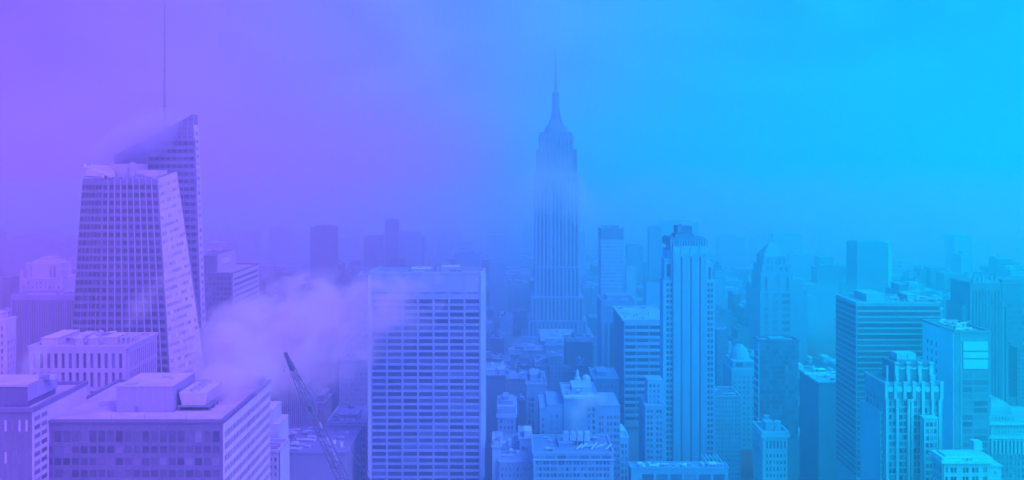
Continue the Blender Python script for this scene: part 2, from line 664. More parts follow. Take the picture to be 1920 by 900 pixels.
# steel platform with the sloped cooling tower
pl = MB()
PX0, PX1 = WX(333, 313.5), WX(394, 313.5)
pl.box(PX0, PX1, 313.5, 331, Z0 + 1.4, Z0 + 1.9)
for k in range(5):
    pl.box(PX1 - .5, PX1 - .1, 314 + k * 4.1, 314.4 + k * 4.1, Z0, Z0 + 1.397)
    pl.box(PX0 + .1, PX0 + .5, 314 + k * 4.1, 314.4 + k * 4.1, Z0, Z0 + 1.397)
    pl.box(PX1 - .14, PX1 - .04, 314 + k * 4.1, 314.1 + k * 4.1, Z0 + 1.903, Z0 + 3.0)
pl.box(PX1 - .15, PX1 - .03, 313.6, 330.8, Z0 + 3.003, Z0 + 3.12)
pl.build('steel_platform', metal_mat(b.u, .36), b.root)
ct = MB().taper((PX0 + 1.2, PX1 - 2.2, 314.5, 330), (PX0 + .3, PX1 - 1.2, 313.9, 330.5), Z0 + 1.905, Z0 + 6.6)
ct.build('cooling_tower', metal_mat(b.u, .78), b.root)
for k in range(4):
    MB().cyl((PX0 + PX1) / 2 - .6, 316.5 + k * 3.9, 1.7, 1.55, Z0 + 6.603, Z0 + 7.5, 16).build('fan_stack', metal_mat(b.u, .55), b.root)
for (fx, fy) in ((.36, .05), (.78, .05), (.55, .04), (.9, .5), (.86, .7)):
    x, y = b.pt(fx, fy)
    MB().bar((x, y, b.z + .1), (x, y, b.z + 2.2), .07).build('vent_pipe', metal_mat(b.u, .4), b.root)
x, y = b.pt(.93, .86)
MB().box(x - 4, x + 4, y - 4, y + 4, b.z + .16, b.z + 3.4).build('roof_box', wall_mat(b.u, .45), b.root)
b.done(0.36)

# ------------------------------------------------------------------ far left corner: two-tier block
b = Block('tiered_office_block', 'dark low block in the bottom left corner with a pale terrace round its upper tier', 'office block',
          -90, 60, 772, 290, xfar=160, tone=0.42, u=.02)
wn = []
b.windows('front', spans(11, .36, .02, .02), 787, 60, 22, 990, proud=.3, wins=wn)
put_windows(b.root, wn, glass_mat(.02, .62, .4), 'window')
side = MB()
sw = []
q = b.face('right', 990)
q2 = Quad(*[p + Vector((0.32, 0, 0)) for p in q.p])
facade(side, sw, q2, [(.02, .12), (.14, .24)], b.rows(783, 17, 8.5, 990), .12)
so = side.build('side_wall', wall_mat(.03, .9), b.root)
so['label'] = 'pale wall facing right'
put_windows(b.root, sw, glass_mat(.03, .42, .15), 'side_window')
b.roof(.85, 1.3, .6, over=.75)
m = MB().box(b.x0 + .5, WX(52, 295), 295, 313, b.z + .16, b.z + 7.0)
mo = m.build('upper_tier', wall_mat(.02, .36), b.root)
MB().box(WX(52, 295) + .005, WX(52, 295) + .5, 294.9, 313.1, b.z + 2.3, b.z + 7.9).build('side_wall', wall_mat(.02, .62), mo)
MB().box(b.x0 + 1, WX(52, 295) - .6, 295.5, 312.5, b.z + 7.003, b.z + 7.2).build('tier_roof', roof_mat(.02, .95), mo)
MB().box(b.x0 + .5, WX(52, 295), 294.7, 295.2, b.z + 7.205, b.z + 7.9).build('parapet', wall_mat(.02, .75), mo)
for k, (fx, fy) in enumerate(((.86, .55), (.8, .72), (.93, .62))):
    x, y = b.x0 + (b.x1 - b.x0) * fx, 295 + 18 * fy
    MB().box(x - 1.4, x + 1.4, y - 1, y + 1, b.z + 7.205, b.z + 8.6).build('plant_cabinet', metal_mat(.02, .4 + .15 * k), mo)
b.done()

# ------------------------------------------------------------------ pale block with tall white piers
b = Block('pier_fronted_block', 'pale block of tall white piers with two round water tanks on its cluttered roof', 'office block',
          58, 238, 653, 430, xfar=291, tone=0.76, u=.09)
b.windows('front', spans(13, .47, .01, .02), 662, 35.5, 28, 770, proud=1.1)
b.windows('right', spans(13, .5, .03, .03), 662, 35.5, 28, 770, proud=1.0)
b.roof(.75, 1.4, .6, over=1.25)
for (fx, fy) in ((.46, .12), (.60, .14)):
    x, y = b.pt(fx, fy)
    t = MB().cyl(x, y, 2.7, 2.7, b.z + .15, b.z + 4.4, 18)
    t.cyl(x, y, 2.9, .2, b.z + 4.403, b.z + 6.2, 18)
    t.build('water_tank', wall_mat(.09, .72), b.root)
b.on_roof('penthouse', .66, .80, .28, .62, 3.2, .85)
b.on_roof('penthouse', .30, .42, .3, .8, 3.0, .75)
b.on_roof('penthouse', .03, .2, .2, .85, 3.4, .9)
b.plant_room(16, 4, (.2, .95), (.3, .95), 2.6, .7)
for k in range(3):
    x, y = b.pt(.84 + .05 * k, .30)
    fr = MB()
    for yy in (0, 6, 12):
        fr.box(x - .2, x + .2, y + yy, y + yy + .4, b.z + .15, b.z + 3.0)
    fr.box(x - .25, x + .25, y - .3, y + 13, b.z + 3.003, b.z + 3.5)
    fr.build('pipe_frame', metal_mat(.09, .9), b.root)
b.done(.38, .03)

# ------------------------------------------------------------------ the faceted glass skyscraper with the spire
u = .13
root = thing('glass_skyscraper', 'tall faceted glass skyscraper with slanted crown and needle spire, its top in cloud', 'skyscraper', (WX(250, 620), 640, 0))


def wp(px, py, Y):
    return Vector((WX(px, Y), Y, WZ(py, Y)))


Yf, Yr = 600.0, 640.0
body = MB()
gl_dark, gl_mid, gl_pale = [], [], []
YB = 1090.0     # pixel row of the street at Yf


def down(p_top, p_bot, z):
    k = (p_top.z - z) / (p_top.z - p_bot.z)
    return p_top + (p_bot - p_top) * k


zlow = WZ(760, Yf)
TL, BL = wp(155, 335, Yf), wp(130, 690, Yf)
TR, BR = wp(296, 337, Yf), wp(318, 690, Yf)
TR.z = TL.z
TC, BC = wp(192, 335, Yf), wp(186, 690, Yf)
TC.z = TL.z
ER, EB = wp(331, 322, Yr), wp(383, 690, Yr - 8)
lows = {k: down(a, c, zlow) for k, a, c in (('L', TL, BL), ('C', TC, BC), ('R', TR, BR), ('E', ER, EB))}
base_z = 0.0
back_l, back_r = Vector((TL.x, 648, TL.z)), Vector((ER.x, 648, ER.z))
# core solid: facets down to zlow, then a plain shaft to the street
ring_low = [lows['L'], lows['C'], lows['R'], lows['E'], Vector((lows['E'].x, 648, zlow)), Vector((lows['L'].x, 648, zlow))]
ring_top = [TL, TC, TR, ER, back_r, back_l]
vs8 = [tuple(p) for p in ring_low] + [tuple(p) for p in ring_top]
n6 = 6
body.add(vs8, [(k, (k + 1) % n6, n6 + (k + 1) % n6, n6 + k) for k in range(n6) if k != 2] + [tuple(range(n6, 2 * n6))])
qc = Quad(lows['R'], lows['E'], ER, TR)      # the slanted facet is warped: built as a fine sheet
gu, gv = 12, 28
body.add([tuple(qc.at(i / gu, j / gv)) for j in range(gv + 1) for i in range(gu + 1)],
         [(j * (gu + 1) + i, j * (gu + 1) + i + 1, (j + 1) * (gu + 1) + i + 1, (j + 1) * (gu + 1) + i) for j in range(gv) for i in range(gu)])
body.add([(p.x, p.y, 0) for p in ring_low] + [tuple(p) for p in ring_low],
         [(k, (k + 1) % n6, n6 + (k + 1) % n6, n6 + k) for k in range(n6)])
body_wall = body


def vrows(n, frac, m0=.0, m1=.02):
    return spans(n, frac, m0, m1)


nrow = 28
frame_mb, pale_mb = MB(), MB()
qa = Quad(lows['L'], lows['C'], TC, TL)
qb = Quad(lows['C'], lows['R'], TR, TC)
qc = Quad(lows['R'], lows['E'], ER, TR)
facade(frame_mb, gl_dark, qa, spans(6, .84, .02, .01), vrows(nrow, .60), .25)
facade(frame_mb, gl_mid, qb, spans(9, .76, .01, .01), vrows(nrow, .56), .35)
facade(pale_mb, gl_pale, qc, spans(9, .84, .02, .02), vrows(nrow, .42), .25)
# slim bright fins up the front
fins = MB()
for k in range(1, 9):
    fins.hexa(qb.slab(k / 9 - .006, k / 9 + .006, 0, 1, .452, .95))
for k in range(1, 6, 2):
    fins.hexa(qa.slab(k / 7 + .13, k / 7 + .142, 0, .5, .252, .6))
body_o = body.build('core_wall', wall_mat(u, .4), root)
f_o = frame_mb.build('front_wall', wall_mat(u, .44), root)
p_o = pale_mb.build('slanted_wall', wall_mat(u, 1.0), root)  # facet's brighter light put into its paler wall and window colour
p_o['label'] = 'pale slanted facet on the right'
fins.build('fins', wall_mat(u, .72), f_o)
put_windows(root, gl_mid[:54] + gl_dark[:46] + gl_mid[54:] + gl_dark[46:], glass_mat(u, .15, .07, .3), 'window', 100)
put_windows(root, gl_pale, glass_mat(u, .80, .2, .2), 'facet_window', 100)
# rear, taller mass with the diagonal crown
rear, rg = MB(), []
a_t, b_t = wp(214, 292, Yr), wp(363, 214, Yr)
b_l = wp(380, 690, Yr)
b_low = down(b_t, b_l, 1.0)
a_low = wp(214, 690, Yr)
a_low.z = 1.0
RD = 8.0
sh = Vector((3.5, RD, 0))
rear_ring_b = [a_low, b_low, b_low + Vector((0, RD, 0)), a_low + Vector((0, 40, 0))]
rear_ring_t = [a_t, b_t, b_t + Vector((0, RD, 0)), a_t + Vector((0, 40, 0))]
rear.add([tuple(p) for p in rear_ring_b + rear_ring_t], [(k, (k + 1) % 4, 4 + (k + 1) % 4, 4 + k) for k in range(4)] + [(4, 5, 6, 7)])
zr = WZ(575, Yr)
qr = Quad(down(a_t, a_low, zr) + Vector((24, 0, 0)), down(b_t, b_l, zr), wp(366.5, 262, Yr), wp(276, 262, Yr))
# windows in the rear front: rows seen above the front mass
facade(rear, rg, qr, spans(8, .84, .02, .03), vrows(22, .5, 0, .0), .25)
rear.build('rear_wall', wall_mat(u, .42), root)
put_windows(root, rg, glass_mat(u, .15, .05, .3), 'rear_window', 100)
# glass screen of the crown: thin grid above the roof line
cs = MB()
for k in range(9):
    f = k / 8
    p = a_t.lerp(b_t, .42 + .58 * f)
    cs.bar((p.x, p.y - .5, WZ(262, Yr)), (p.x, p.y - .5, p.z), .22)
for k in range(6):
    zz = WZ(262, Yr) + k * 3.3
    f0 = max(.42, (zz - a_t.z) / (b_t.z - a_t.z))
    if f0 < .98:
        p = a_t.lerp(b_t, f0)
        cs.bar((p.x, p.y - .5, zz), (b_t.x, p.y - .5, zz), .2)
cs.bar(a_t + Vector((0, -.5, 0)), b_t + Vector((0, -.5, 0)), .4)
cs.build('crown_screen', metal_mat(u, .7), root)
# its narrow right flank with pale bands
fl, fg = MB(), []
qf = Quad(down(b_t, b_l, zlow), down(b_t, b_l, zlow) + Vector((0, RD, 0)), b_t + Vector((0, RD, -8)), b_t + Vector((0, 0, -8)))
qf = Quad(*[p + Vector((.4, 0, 0)) for p in qf.p])
facade(fl, fg, qf, spans(1, .62, .1, .0), vrows(35, .5), .3)
fl.build('flank_wall', wall_mat(u, .95), root)
put_windows(root, fg, glass_mat(u, .5, .1), 'flank_window', 100)
# roof machinery on the front mass
z = TL.z
mb = MB().box(WX(222, 620), WX(262, 620), 612, 634, z, z + 10.5)
mb.box(WX(255, 618), WX(261, 618), 608, 611.9, z, z + 11.5)
mb.build('roof_plant', wall_mat(u, .72), root)
MB().box(WX(262.5, 620), WX(303, 620), 612, 630, z, z + 6.0).build('roof_plant', wall_mat(u, .82), root)
MB().box(WX(264, 620), WX(280, 620), 611, 611.9, z + .5, z + 3.2).build('louvre', metal_mat(u, .42), root)
s = MB()
p0, p1, p2, p3 = wp(157, 330, 602), wp(215, 333, 602), wp(214, 312, 616), wp(172, 308, 616)
for p in (p0, p1, p2, p3):
    pass
s.add([tuple(p) for p in (p0, p1, p2, p3)] + [tuple(p + Vector((0, 1.2, -.6))) for p in (p0, p1, p2, p3)],
      [(0, 1, 2, 3), (4, 7, 6, 5), (0, 4, 5, 1), (1, 5, 6, 2), (2, 6, 7, 3), (3, 7, 4, 0)])
s.build('roof_screen', wall_mat(u, .66), root)
mb = MB()
mb.bar(wp(161, 312, 598), wp(212, 329, 598), .9)
mb.bar(wp(158, 310, 598), wp(163, 314, 598), 1.2)
mb.bar(wp(194, 334, 598), wp(194, 323, 598), .5)
mb.build('window_cleaning_rig', metal_mat(u, .82), root)
rr = random.Random(8)
for k in range(14):
    px_ = rr.uniform(190, 290)
    MB().box(WX(px_, 604), WX(px_ + rr.uniform(3, 9), 604), 602, 605, z + .02, z + rr.uniform(.8, 2.2)).build('plant_cabinet', metal_mat(u, rr.uniform(.3, .7)), root)
# spire: lattice needle
sp_ = MB()
SX, SY = WX(308.5, 652), 652.0
zt = WZ(-14, SY)
zb = WZ(300, SY)
for k in range(26):
    f0, f1 = k / 26, (k + 1) / 26
    r0, r1 = 1.0 * (1 - f0) + .25, 1.0 * (1 - f1) + .25
    za, zc = zb + (zt - zb) * f0, zb + (zt - zb) * f1
    pts0 = [(SX + r0 * math.cos(a), SY + r0 * math.sin(a), za) for a in (0, 2.094, 4.188)]
    pts1 = [(SX + r1 * math.cos(a), SY + r1 * math.sin(a), zc) for a in (0, 2.094, 4.188)]
    for i in range(3):
        sp_.bar(pts0[i], pts1[i], .15)
        sp_.bar(pts0[i], pts1[(i + 1) % 3], .11)
sp_.bar((SX, SY, zb), (SX, SY, zt), .26)
for k in range(14):
    f = (k + .5) / 14
    zz = zb + (zt - zb) * f
    rr_ = 1.0 * (1 - f) + .3
    sp_.cyl(SX, SY, rr_ + .7, rr_ + .7, zz, zz + .4, 8)
sp_.build('spire', metal_mat(u, .38), root)
SKYLINE += [(130, 384, 335, 600), (214, 372, 300, 640)]

# ------------------------------------------------------------------ dark ribbed slab and stepped stone tower, far left
b = Block('ribbed_slab', 'wide dark slab with close-set vertical ribs, left of the faceted skyscraper', 'office block', 22, 172, 558, 720, D=28, tone=.66, u=.04)
b.windows('front', spans(33, .52, .01, .01), 563, 300, 290, 866, proud=.7)
b.roof(.8, 2.2, .6, over=.75)
b.on_roof('penthouse', .55, .9, .4, .9, 3.0, .7)
b.plant_room(5, 11, tone=.6)
b.done(.40, .02, name='window_strip')

b = Block('stepped_stone_tower', 'pale stone tower with stepped square top, rising behind the dark ribbed slab', 'tower', 37, 118, 522, 860, D=34, tone=.84, u=.04)
b.windows('front', spans(9, .45, .05, .05), 528, 8.5, 4.5, 640, proud=.5)
for (x0, x1, y0_, y1_, dy) in ((45, 109, 522, 494, 3), (56, 98, 494, 490, 6), (68, 86, 490, 484, 8)):
    MB().box(WX(x0, 860), WX(x1, 860), 860 + dy, 860 + dy + 26 - dy, WZ(y0_, 860) + .003, WZ(y1_, 860)).build('upper_tier', wall_mat(.04, .86), b.root)
for px_ in (50, 57, 94, 101):
    MB().box(WX(px_, 863), WX(px_ + 3, 863), 862.6, 862.99, WZ(520, 863), WZ(498, 863)).build('window_strip', glass_mat(.04, .5), b.root)
for px_ in (37, 112):
    MB().box(WX(px_, 860), WX(px_ + 6, 860), 860.2, 868, WZ(522, 860) + .003, WZ(508, 860)).build('corner_pier', wall_mat(.04, .84), b.root)
b.done(.5)

b = Block('stone_tower', 'pale stone tower cut by the left edge, with rows of paired windows', 'tower', -60, 11, 602, 480, xfar=28, tone=.95, u=.0)
b.windows('front', spans(8, .5, .02, .03), 612, 14, 8, 780, proud=.5)
b.windows('right', spans(3, .5, .05, .05), 640, 14, 8, 780, proud=.5)
b.on_roof('upper_tier', .1, .86, .2, .8, 4, .9)
b.roof(.9)
b.done(.46)

# ------------------------------------------------------------------ dark block right of the skyscraper
b = Block('setback_block', 'dark two-level block with pale banded side, close right of the faceted skyscraper', 'office block', 330, 436, 514, 760, xfar=484, tone=.46, u=.21)
b.windows('front', spans(14, .8, .02, .02), 520, 9.5, 5.5, 720, proud=.25)
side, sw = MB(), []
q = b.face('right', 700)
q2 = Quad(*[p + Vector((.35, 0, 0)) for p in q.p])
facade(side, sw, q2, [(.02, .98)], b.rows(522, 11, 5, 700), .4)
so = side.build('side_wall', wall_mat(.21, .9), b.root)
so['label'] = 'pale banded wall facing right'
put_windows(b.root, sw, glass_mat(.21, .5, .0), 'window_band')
b.roof(.85, 1.5, .6, over=.8)
ux1 = WX(407, 765)
m = MB().box(b.x0 + 1, ux1, 765, 815, b.z + .16, b.z + 16)
up = m.build('upper_level', wall_mat(.21, .40), b.root)
MB().box(ux1 + .004, ux1 + .5, 765, 815, b.z + .2, b.z + 16.5).build('side_wall', wall_mat(.21, .8), up)
MB().box(ux1 + .505, ux1 + .8, 776, 800, b.z + 7, b.z + 12).build('sign_panel', wall_mat(.21, 1.0), up)
rr = random.Random(3)
for k in range(9):
    x = b.x0 + 4 + (ux1 - b.x0 - 8) * rr.random()
    y = 768 + 42 * rr.random()
    MB().box(x - 1.5, x + 1.5, y - 1.5, y + 1.5, b.z + 16.003, b.z + 16 + rr.uniform(1, 3.5)).build('plant_cabinet', metal_mat(.21, rr.uniform(.35, .8)), up)
b.done(.34, .1)

# ------------------------------------------------------------------ the white gridded slab in the middle
b = Block('gridded_slab', 'broad slab of white travertine grid with seven bays of dark wide windows', 'office tower', 694, 906, 514, 562, D=24, tone=.78, u=.415)
xs = spans(7, .885, .012, .028)
b.windows('front', xs, 561, 12.42, 8.1, 1000, proud=.9, span_in=.28)
# louvre slots over the top floor
for (a, c) in xs:
    q = b.face('front', 1000)
    MB().hexa(q.slab(a + .008, c - .008, 1 - (549.5 - 514) / 486, 1 - (547 - 514) / 486, .86, .94)).build('louvre', metal_mat(.415, .38), b.root)
b.roof(.75, 1.6, .8, over=.95)
# cornice corner and right edge frame
MB().box(b.x1 - 1.6, b.x1 + 1.2, b.y0 - 1.5, b.y0 - .96, 60, b.z + 2.0).build('corner_pier', wall_mat(.46, 1.0), b.root)
MB().box(b.x0 - 1.2, b.x0 + .9, b.y0 - 1.5, b.y0 - .96, 60, b.z - .5).build('corner_pier', wall_mat(.38, 1.0), b.root)
MB().box(b.x1 + .97, b.x1 + 1.3, b.y0 + 1, b.y1 - 1, 60, b.z - 2).build('side_wall', wall_mat(.45, .9), b.root)
b.on_roof('penthouse', .62, .78, .25, .8, 3.4, .85)
b.on_roof('penthouse', .35, .52, .35, .9, 2.0, .95)
MB().cyl(*b.pt(.585, .2), 1.6, 1.6, b.z + .15, b.z + 5.2, 14).build('flue', metal_mat(.415, .5), b.root)
MB().bar((*b.pt(.02, .15), b.z + .3), (*b.pt(.09, .25), b.z + 5.5), .35).build('davit_arm', metal_mat(.415, .75), b.root)
b.plant_room(14, 21, (.3, .95), (.1, .85), 3.2, .62)
b.done(.30, .10, patch=.28)

# ------------------------------------------------------------------ the stepped skyscraper with the mast
u = .54
YE = 1300.0
root = thing('stepped_skyscraper', 'tallest stepped stone skyscraper with tapering mast and thin antenna, half lost in cloud', 'skyscraper', (WX(1044, YE), YE + 30, 0))
tiers = [  # x0, x1, ytop, ybottom, front offset
    (1015, 1073, 247, 253, 8), (1013, 1076, 253, 279, 6), (1008, 1083, 279, 325, 4), (1004, 1086, 325, 500, 2),
    (1003, 1087, 500, 556, 0), (996, 1094, 556, 600, -5), (990, 1100, 600, 640, -9), (978, 1112, 628, 700, -20)]
tw, upper, strips = MB(), MB(), []
for k, (x0, x1, yt, yb, dy) in enumerate(tiers):
    zb = 0.0 if k == len(tiers) - 1 else WZ(yb + 2, YE)
    X0, X1 = WX(x0, YE), WX(x1, YE)
    y0 = YE + dy
    low = tw
    if k < 3:
        tw = upper
    tw.box(X0, X1, y0, YE + 60 - dy, zb, WZ(yt, YE))
    w = X1 - X0
    n = max(6, int(w / 6.0))
    q = Quad((X0, y0, WZ(yb, YE)), (X1, y0, WZ(yb, YE)), (X1, y0, WZ(yt, YE)), (X0, y0, WZ(yt, YE)))
    top_m = .25 if k < 2 else .04
    if k < 7:
        facade(tw, strips, q, spans(n, .52, .02, .02), [(0.0, 1 - top_m)], .9, 0)
    # right flank ribs
    ql = Quad((X0, YE + 60 - dy, WZ(yb, YE)), (X0, y0, WZ(yb, YE)), (X0, y0, WZ(yt, YE)), (X0, YE + 60 - dy, WZ(yt, YE)))
    facade(tw, [], ql, spans(10, .5, .03, .03), [(0.0, .95)], .6, 0)
    tw = low
# deep centre bay recess edges: two pairs of strong piers
for px_ in (1026, 1031, 1055, 1060):
    tw.box(WX(px_, YE), WX(px_ + 1.6, YE), YE + .6, YE + 2.5, WZ(556, YE), WZ(335, YE))
for (x0, x1, yt) in ((996, 1012, 556), (1076, 1094, 556)):
    tw.box(WX(x0, YE), WX(x1, YE), YE - 7.5, YE - 5.9, WZ(560, YE), WZ(556, YE))
tw.build('wall', wall_mat(u, .72), root)
upper.build('upper_shaft', wall_mat(u, .48), root)
put_windows(root, strips, glass_mat(u, .26, .05), 'window_strip', 100)
mast = MB()
cx, cyy = WX(1044, YE), YE + 30
prof_px = [(0, 247), (22, 247), (22, 240), (21, 238), (20, 236), (15, 231), (13.5, 228), (11, 224), (10, 220), (8.6, 211), (7.8, 204), (6.8, 190),
           (6.4, 180), (7.2, 177), (7.2, 171), (5.5, 168.5), (3, 166.5), (1.6, 165)]
prof = [(abs(r) / FPX * YE, WZ(y, YE)) for r, y in prof_px[1:]]
mast.lathe(cx, cyy, prof, 16)
for a in range(4):
    an = a * math.pi / 2 + math.pi / 4
    c, s_ = math.cos(an), math.sin(an)
    mast.add([(cx + c * r1 + s_ * w, cyy + s_ * r1 - c * w, z_) for (r1, z_) in ((19 / FPX * YE, WZ(240, YE)), (8 / FPX * YE, WZ(200, YE)), (4, WZ(200, YE)), (4, WZ(240, YE))) for w in (-1.2, 1.2)],
             [(0, 2, 4, 6), (1, 7, 5, 3), (0, 1, 3, 2), (2, 3, 5, 4), (4, 5, 7, 6), (6, 7, 1, 0)])
mast.build('mast', wall_mat(u, .40), root)
an_ = MB()
for (r0, r1, y0_, y1_) in ((2.5, 2.2, 166, 150), (1.9, 1.7, 150, 132), (1.4, 1.2, 132, 112), (1.0, .6, 112, 88)):
    an_.cyl(cx, cyy, r0, r1, WZ(y0_, YE), WZ(y1_, YE) - .003, 8)
for y_ in (160, 154, 147, 141, 136, 128, 120):
    an_.cyl(cx, cyy, 2.2 - (160 - y_) * .03, 2.2 - (160 - y_) * .03, WZ(y_, YE), WZ(y_, YE) + 1.2, 8)
an_.build('antenna', metal_mat(u, .26), root)
SKYLINE.append((985, 1105, 600, 1290))
SKYLINE.append((1004, 1085, 250, 1300))

# ------------------------------------------------------------------ right of it
b = Block('gridded_tower', 'slim hazy tower with dark top band and close window grid, right of the masted skyscraper', 'tower', 1127, 1169, 428, 1050, D=32, u=.6,
          mat=pattern_mat(.6, .72, .40, 3.4, 4.6, .62, .5))
MB().box(b.x0 - .4, b.x1 + .4, b.y0 - .4, b.y1 + .4, WZ(447, 1050), b.z - .5).build('top_band', wall_mat(.6, .42), b.root)
for k in range(7):
    x = b.x0 + (b.x1 - b.x0) * (k + .5) / 7
    MB().box(x - .8, x + .8, b.y0 - .9, b.y0 - .405, WZ(446, 1050), b.z + .6).build('fin', wall_mat(.6, .5), b.root)
b.on_roof('penthouse', .15, .85, .3, .8, 2.0, .5)
b.plant_room(4, 5, hmax=4)
b.done()

b = Block('arcaded_block', 'hazy block with arched attic windows, standing below the slim gridded tower', 'office block', 1128, 1190, 566, 880, D=45, tone=.62, u=.6)
b.windows('front', spans(10, .5, .03, .03), 574, 11, 6, 600, proud=.5)
b.windows('left', spans(6, .5, .03, .03), 574, 11, 6, 600, proud=.5)
b.roof(.6, 1.6)
b.on_roof('penthouse', .2, .9, .3, .8, 4, .6)
b.plant_room(6, 15)
q = Quad((b.x0, b.y0, WZ(760, 880)), (b.x1, b.y0, WZ(760, 880)), (b.x1, b.y0, WZ(602, 880)), (b.x0, b.y0, WZ(602, 880)))
facade(b.wall, b.wins, q, spans(5, .55, .04, .1), [(.02, .97)], .6)
b.done(.36, .03)

b = Block('banded_block', 'dark sided block with pale balcony bands across its front, left of the slender three-striped tower', 'office block',
          1170, 1262, 602, 760, xfar=1151, tone=.84, u=.62)
b.windows('front', [(.02, .24), (.26, .50), (.52, .74), (.76, .985)], 610, 12.2, 7.4, 800, proud=1.1, span_in=-.35)
MB().box(b.x0 - .35, b.x0 - .004, b.y0 + .4, b.y1, 0, b.z).build('side_wall', wall_mat(.61, .40), b.root)
b.roof(.95, 1.4, .6, over=1.2)
b.plant_room(10, 16, hmax=3, tone=.8)
b.done(.36, .10)

# slender tower with three dark stripes
u = .675
YP = 640.0
b = Block('striped_stone_tower', 'slender pale stone tower with three long dark window stripes and small crown', 'skyscraper', 1262, 1326, 462, YP, D=30, tone=.76, u=u)
xs = [((px_ - 1262) / 64, (px_ + 3.8 - 1262) / 64) for px_ in (1275.5, 1293, 1310)]
q = b.face('front', 900)
stripes = []
facade(b.wall, stripes, q, xs, [(.05, 1 - (481 - 462) / 438)], .8)
put_windows(b.root, stripes, glass_mat(u, .34, 0), 'window_stripe')
ribs = MB()
for k in range(26):
    px_ = 1262.6 + k * 2.45
    if all(abs(px_ + .4 - (c_ + 1.9)) > 3.0 for c_ in (1275.5, 1293, 1310)):
        ribs.box(WX(px_, YP), WX(px_ + .9, YP), YP - 1.05, YP - .802, WZ(872, YP), WZ(474, YP))
ribs.build('ribs', wall_mat(u, .76), b.root)
# wings to either side, set back step by step
for (x0, x1, yt, dy, cols) in ((1244, 1261.9, 526, 1.5, 2), (1326.1, 1341, 526, 1.5, 2), (1247, 1261.8, 486, 3.5, 1), (1326.2, 1337, 492, 3.5, 1), (1254, 1330, 470, 5.5, 0)):
    X0, X1 = WX(x0, YP), WX(x1, YP)
    b.wall.box(X0, X1, YP + dy, YP + (16 if cols else 26), 0, WZ(yt, YP))
    if cols:
        yb = 900 if cols == 2 else yt + 36
        qw = Quad((X0, YP + dy, WZ(yb, YP)), (X1, YP + dy, WZ(yb, YP)), (X1, YP + dy, WZ(yt, YP)), (X0, YP + dy, WZ(yt, YP)))
        if cols == 2:
            rws, y = [], yt + 5
            while y < 880:
                rws.append((1 - (y + 6.6 - yt) / (yb - yt), 1 - (y - yt) / (yb - yt)))
                y += 10.6
            facade(b.wall, b.wins, qw, [(.34, .60), (.70, .96)] if x0 < 1300 else [(.06, .34), (.46, .76)], rws, .5)
        else:
            facade(b.wall, b.wins, qw, [(.3, .8)], [(.05, .72)], .5)
# crown
for (x0, x1, y0_, y1_, d0) in ((1256, 1327, 462, 450, 1.5), (1258, 1325, 450, 447, 2.5), (1271, 1306, 447, 441, 8), (1274.5, 1303, 441, 425, 10)):
    MB().box(WX(x0, YP), WX(x1, YP), YP + d0, YP + 34 - d0, WZ(y0_, YP) + .004, WZ(y1_, YP)).build('crown_tier', wall_mat(u, .46 if y0_ > 441 else .36), b.root)
for k in range(14):
    px_ = 1258 + k * 5
    b.wall.box(WX(px_, YP), WX(px_ + 2, YP), YP + .7, YP + 1.45, WZ(470, YP), WZ(449, YP))
for px_ in (1277.7, 1295.2, 1312.2):
    b.wall.hexa([(WX(px_ + s_ * 2.6, YP), YP - d_, WZ(y_, YP)) for y_ in (480, 463) for d_ in (.85, 1.6) for s_ in ((-1, 1) if y_ == 480 else (-.3, .3))])
MB().box(WX(1276, YP), WX(1282, YP), YP + 9.4, YP + 9.98, WZ(438, YP), WZ(427, YP)).build('louvre', glass_mat(u, .4), b.root)
MB().box(WX(1284, YP), WX(1299, YP), YP + 12, YP + 20, WZ(425, YP) + .004, WZ(422.5, YP)).build('roof_plant', metal_mat(u, .5), b.root)
b.done(.26, .12)
SKYLINE.append((1238, 1342, 520, 640))

b = Block('stepped_wing', 'lower stepped block of paired windows against the left foot of the slender striped tower', 'office block', 1210, 1246, 762, 622, xfar=1199, tone=.72, u=.64)
b.windows('front', [(.08, .20), (.26, .38), (.56, .68), (.74, .86)], 768, 10.8, 6.6, 905, proud=.5)
b.windows('left', spans(4, .5, .05, .05), 768, 10.8, 6.6, 905, proud=.5)
m = MB().box(WX(1214, 628), b.x1, 628, 640, b.z + .2, WZ(712, 628))
wg = []
X0, X1 = WX(1214, 628), b.x1
facade(m, wg, Quad((X0, 628, b.z + .2), (X1, 628, b.z + .2), (X1, 628, WZ(712, 628)), (X0, 628, WZ(712, 628))), [(.12, .25), (.36, .50), (.62, .76)],
       [(.02, .15), (.24, .38), (.46, .60), (.68, .82)], .5)
up = m.build('upper_tier', b.mat, b.root)
put_windows(up, wg, glass_mat(.64, .38), 'window')
b.roof(.9)
b.done(.38, .15)

b = Block('flat_roofed_block', 'roof of a low block covered with pale ducts, below the slender striped tower', 'office block', 1183, 1365, 879, 560, D=10, tone=.66, u=.66)
b.windows('front', spans(6, .8, .1, .02), 889, 40, 30, 960, proud=.4)
b.roof(.8, 1.2)
b.plant_room(26, 33, (.02, .98), (.03, .6), 2.6, .95)
fr = MB()
for k in range(5):
    x, y = b.pt(.80 + .04 * k, .1)
    fr.box(x - .15, x + .15, y, y + 20, b.z + 2.4, b.z + 2.8)
    fr.box(x - .15, x + .15, y, y + .3, b.z + .15, b.z + 2.397)
    fr.box(x - .15, x + .15, y + 19.6, y + 19.9, b.z + .15, b.z + 2.397)
fr.build('pipe_frame', metal_mat(.68, 1.0), b.root)
b.done(.42)

b = Block('dark_slab', 'plain dark slab standing just right of the slender striped tower', 'office block', 1344, 1366, 620, 900, D=30, tone=.42, u=.705)
b.windows('front', spans(4, .6, .05, .05), 630, 12, 6, 800, proud=.25)
b.roof(.5)
b.plant_room(3, 7)
b.done(.36)

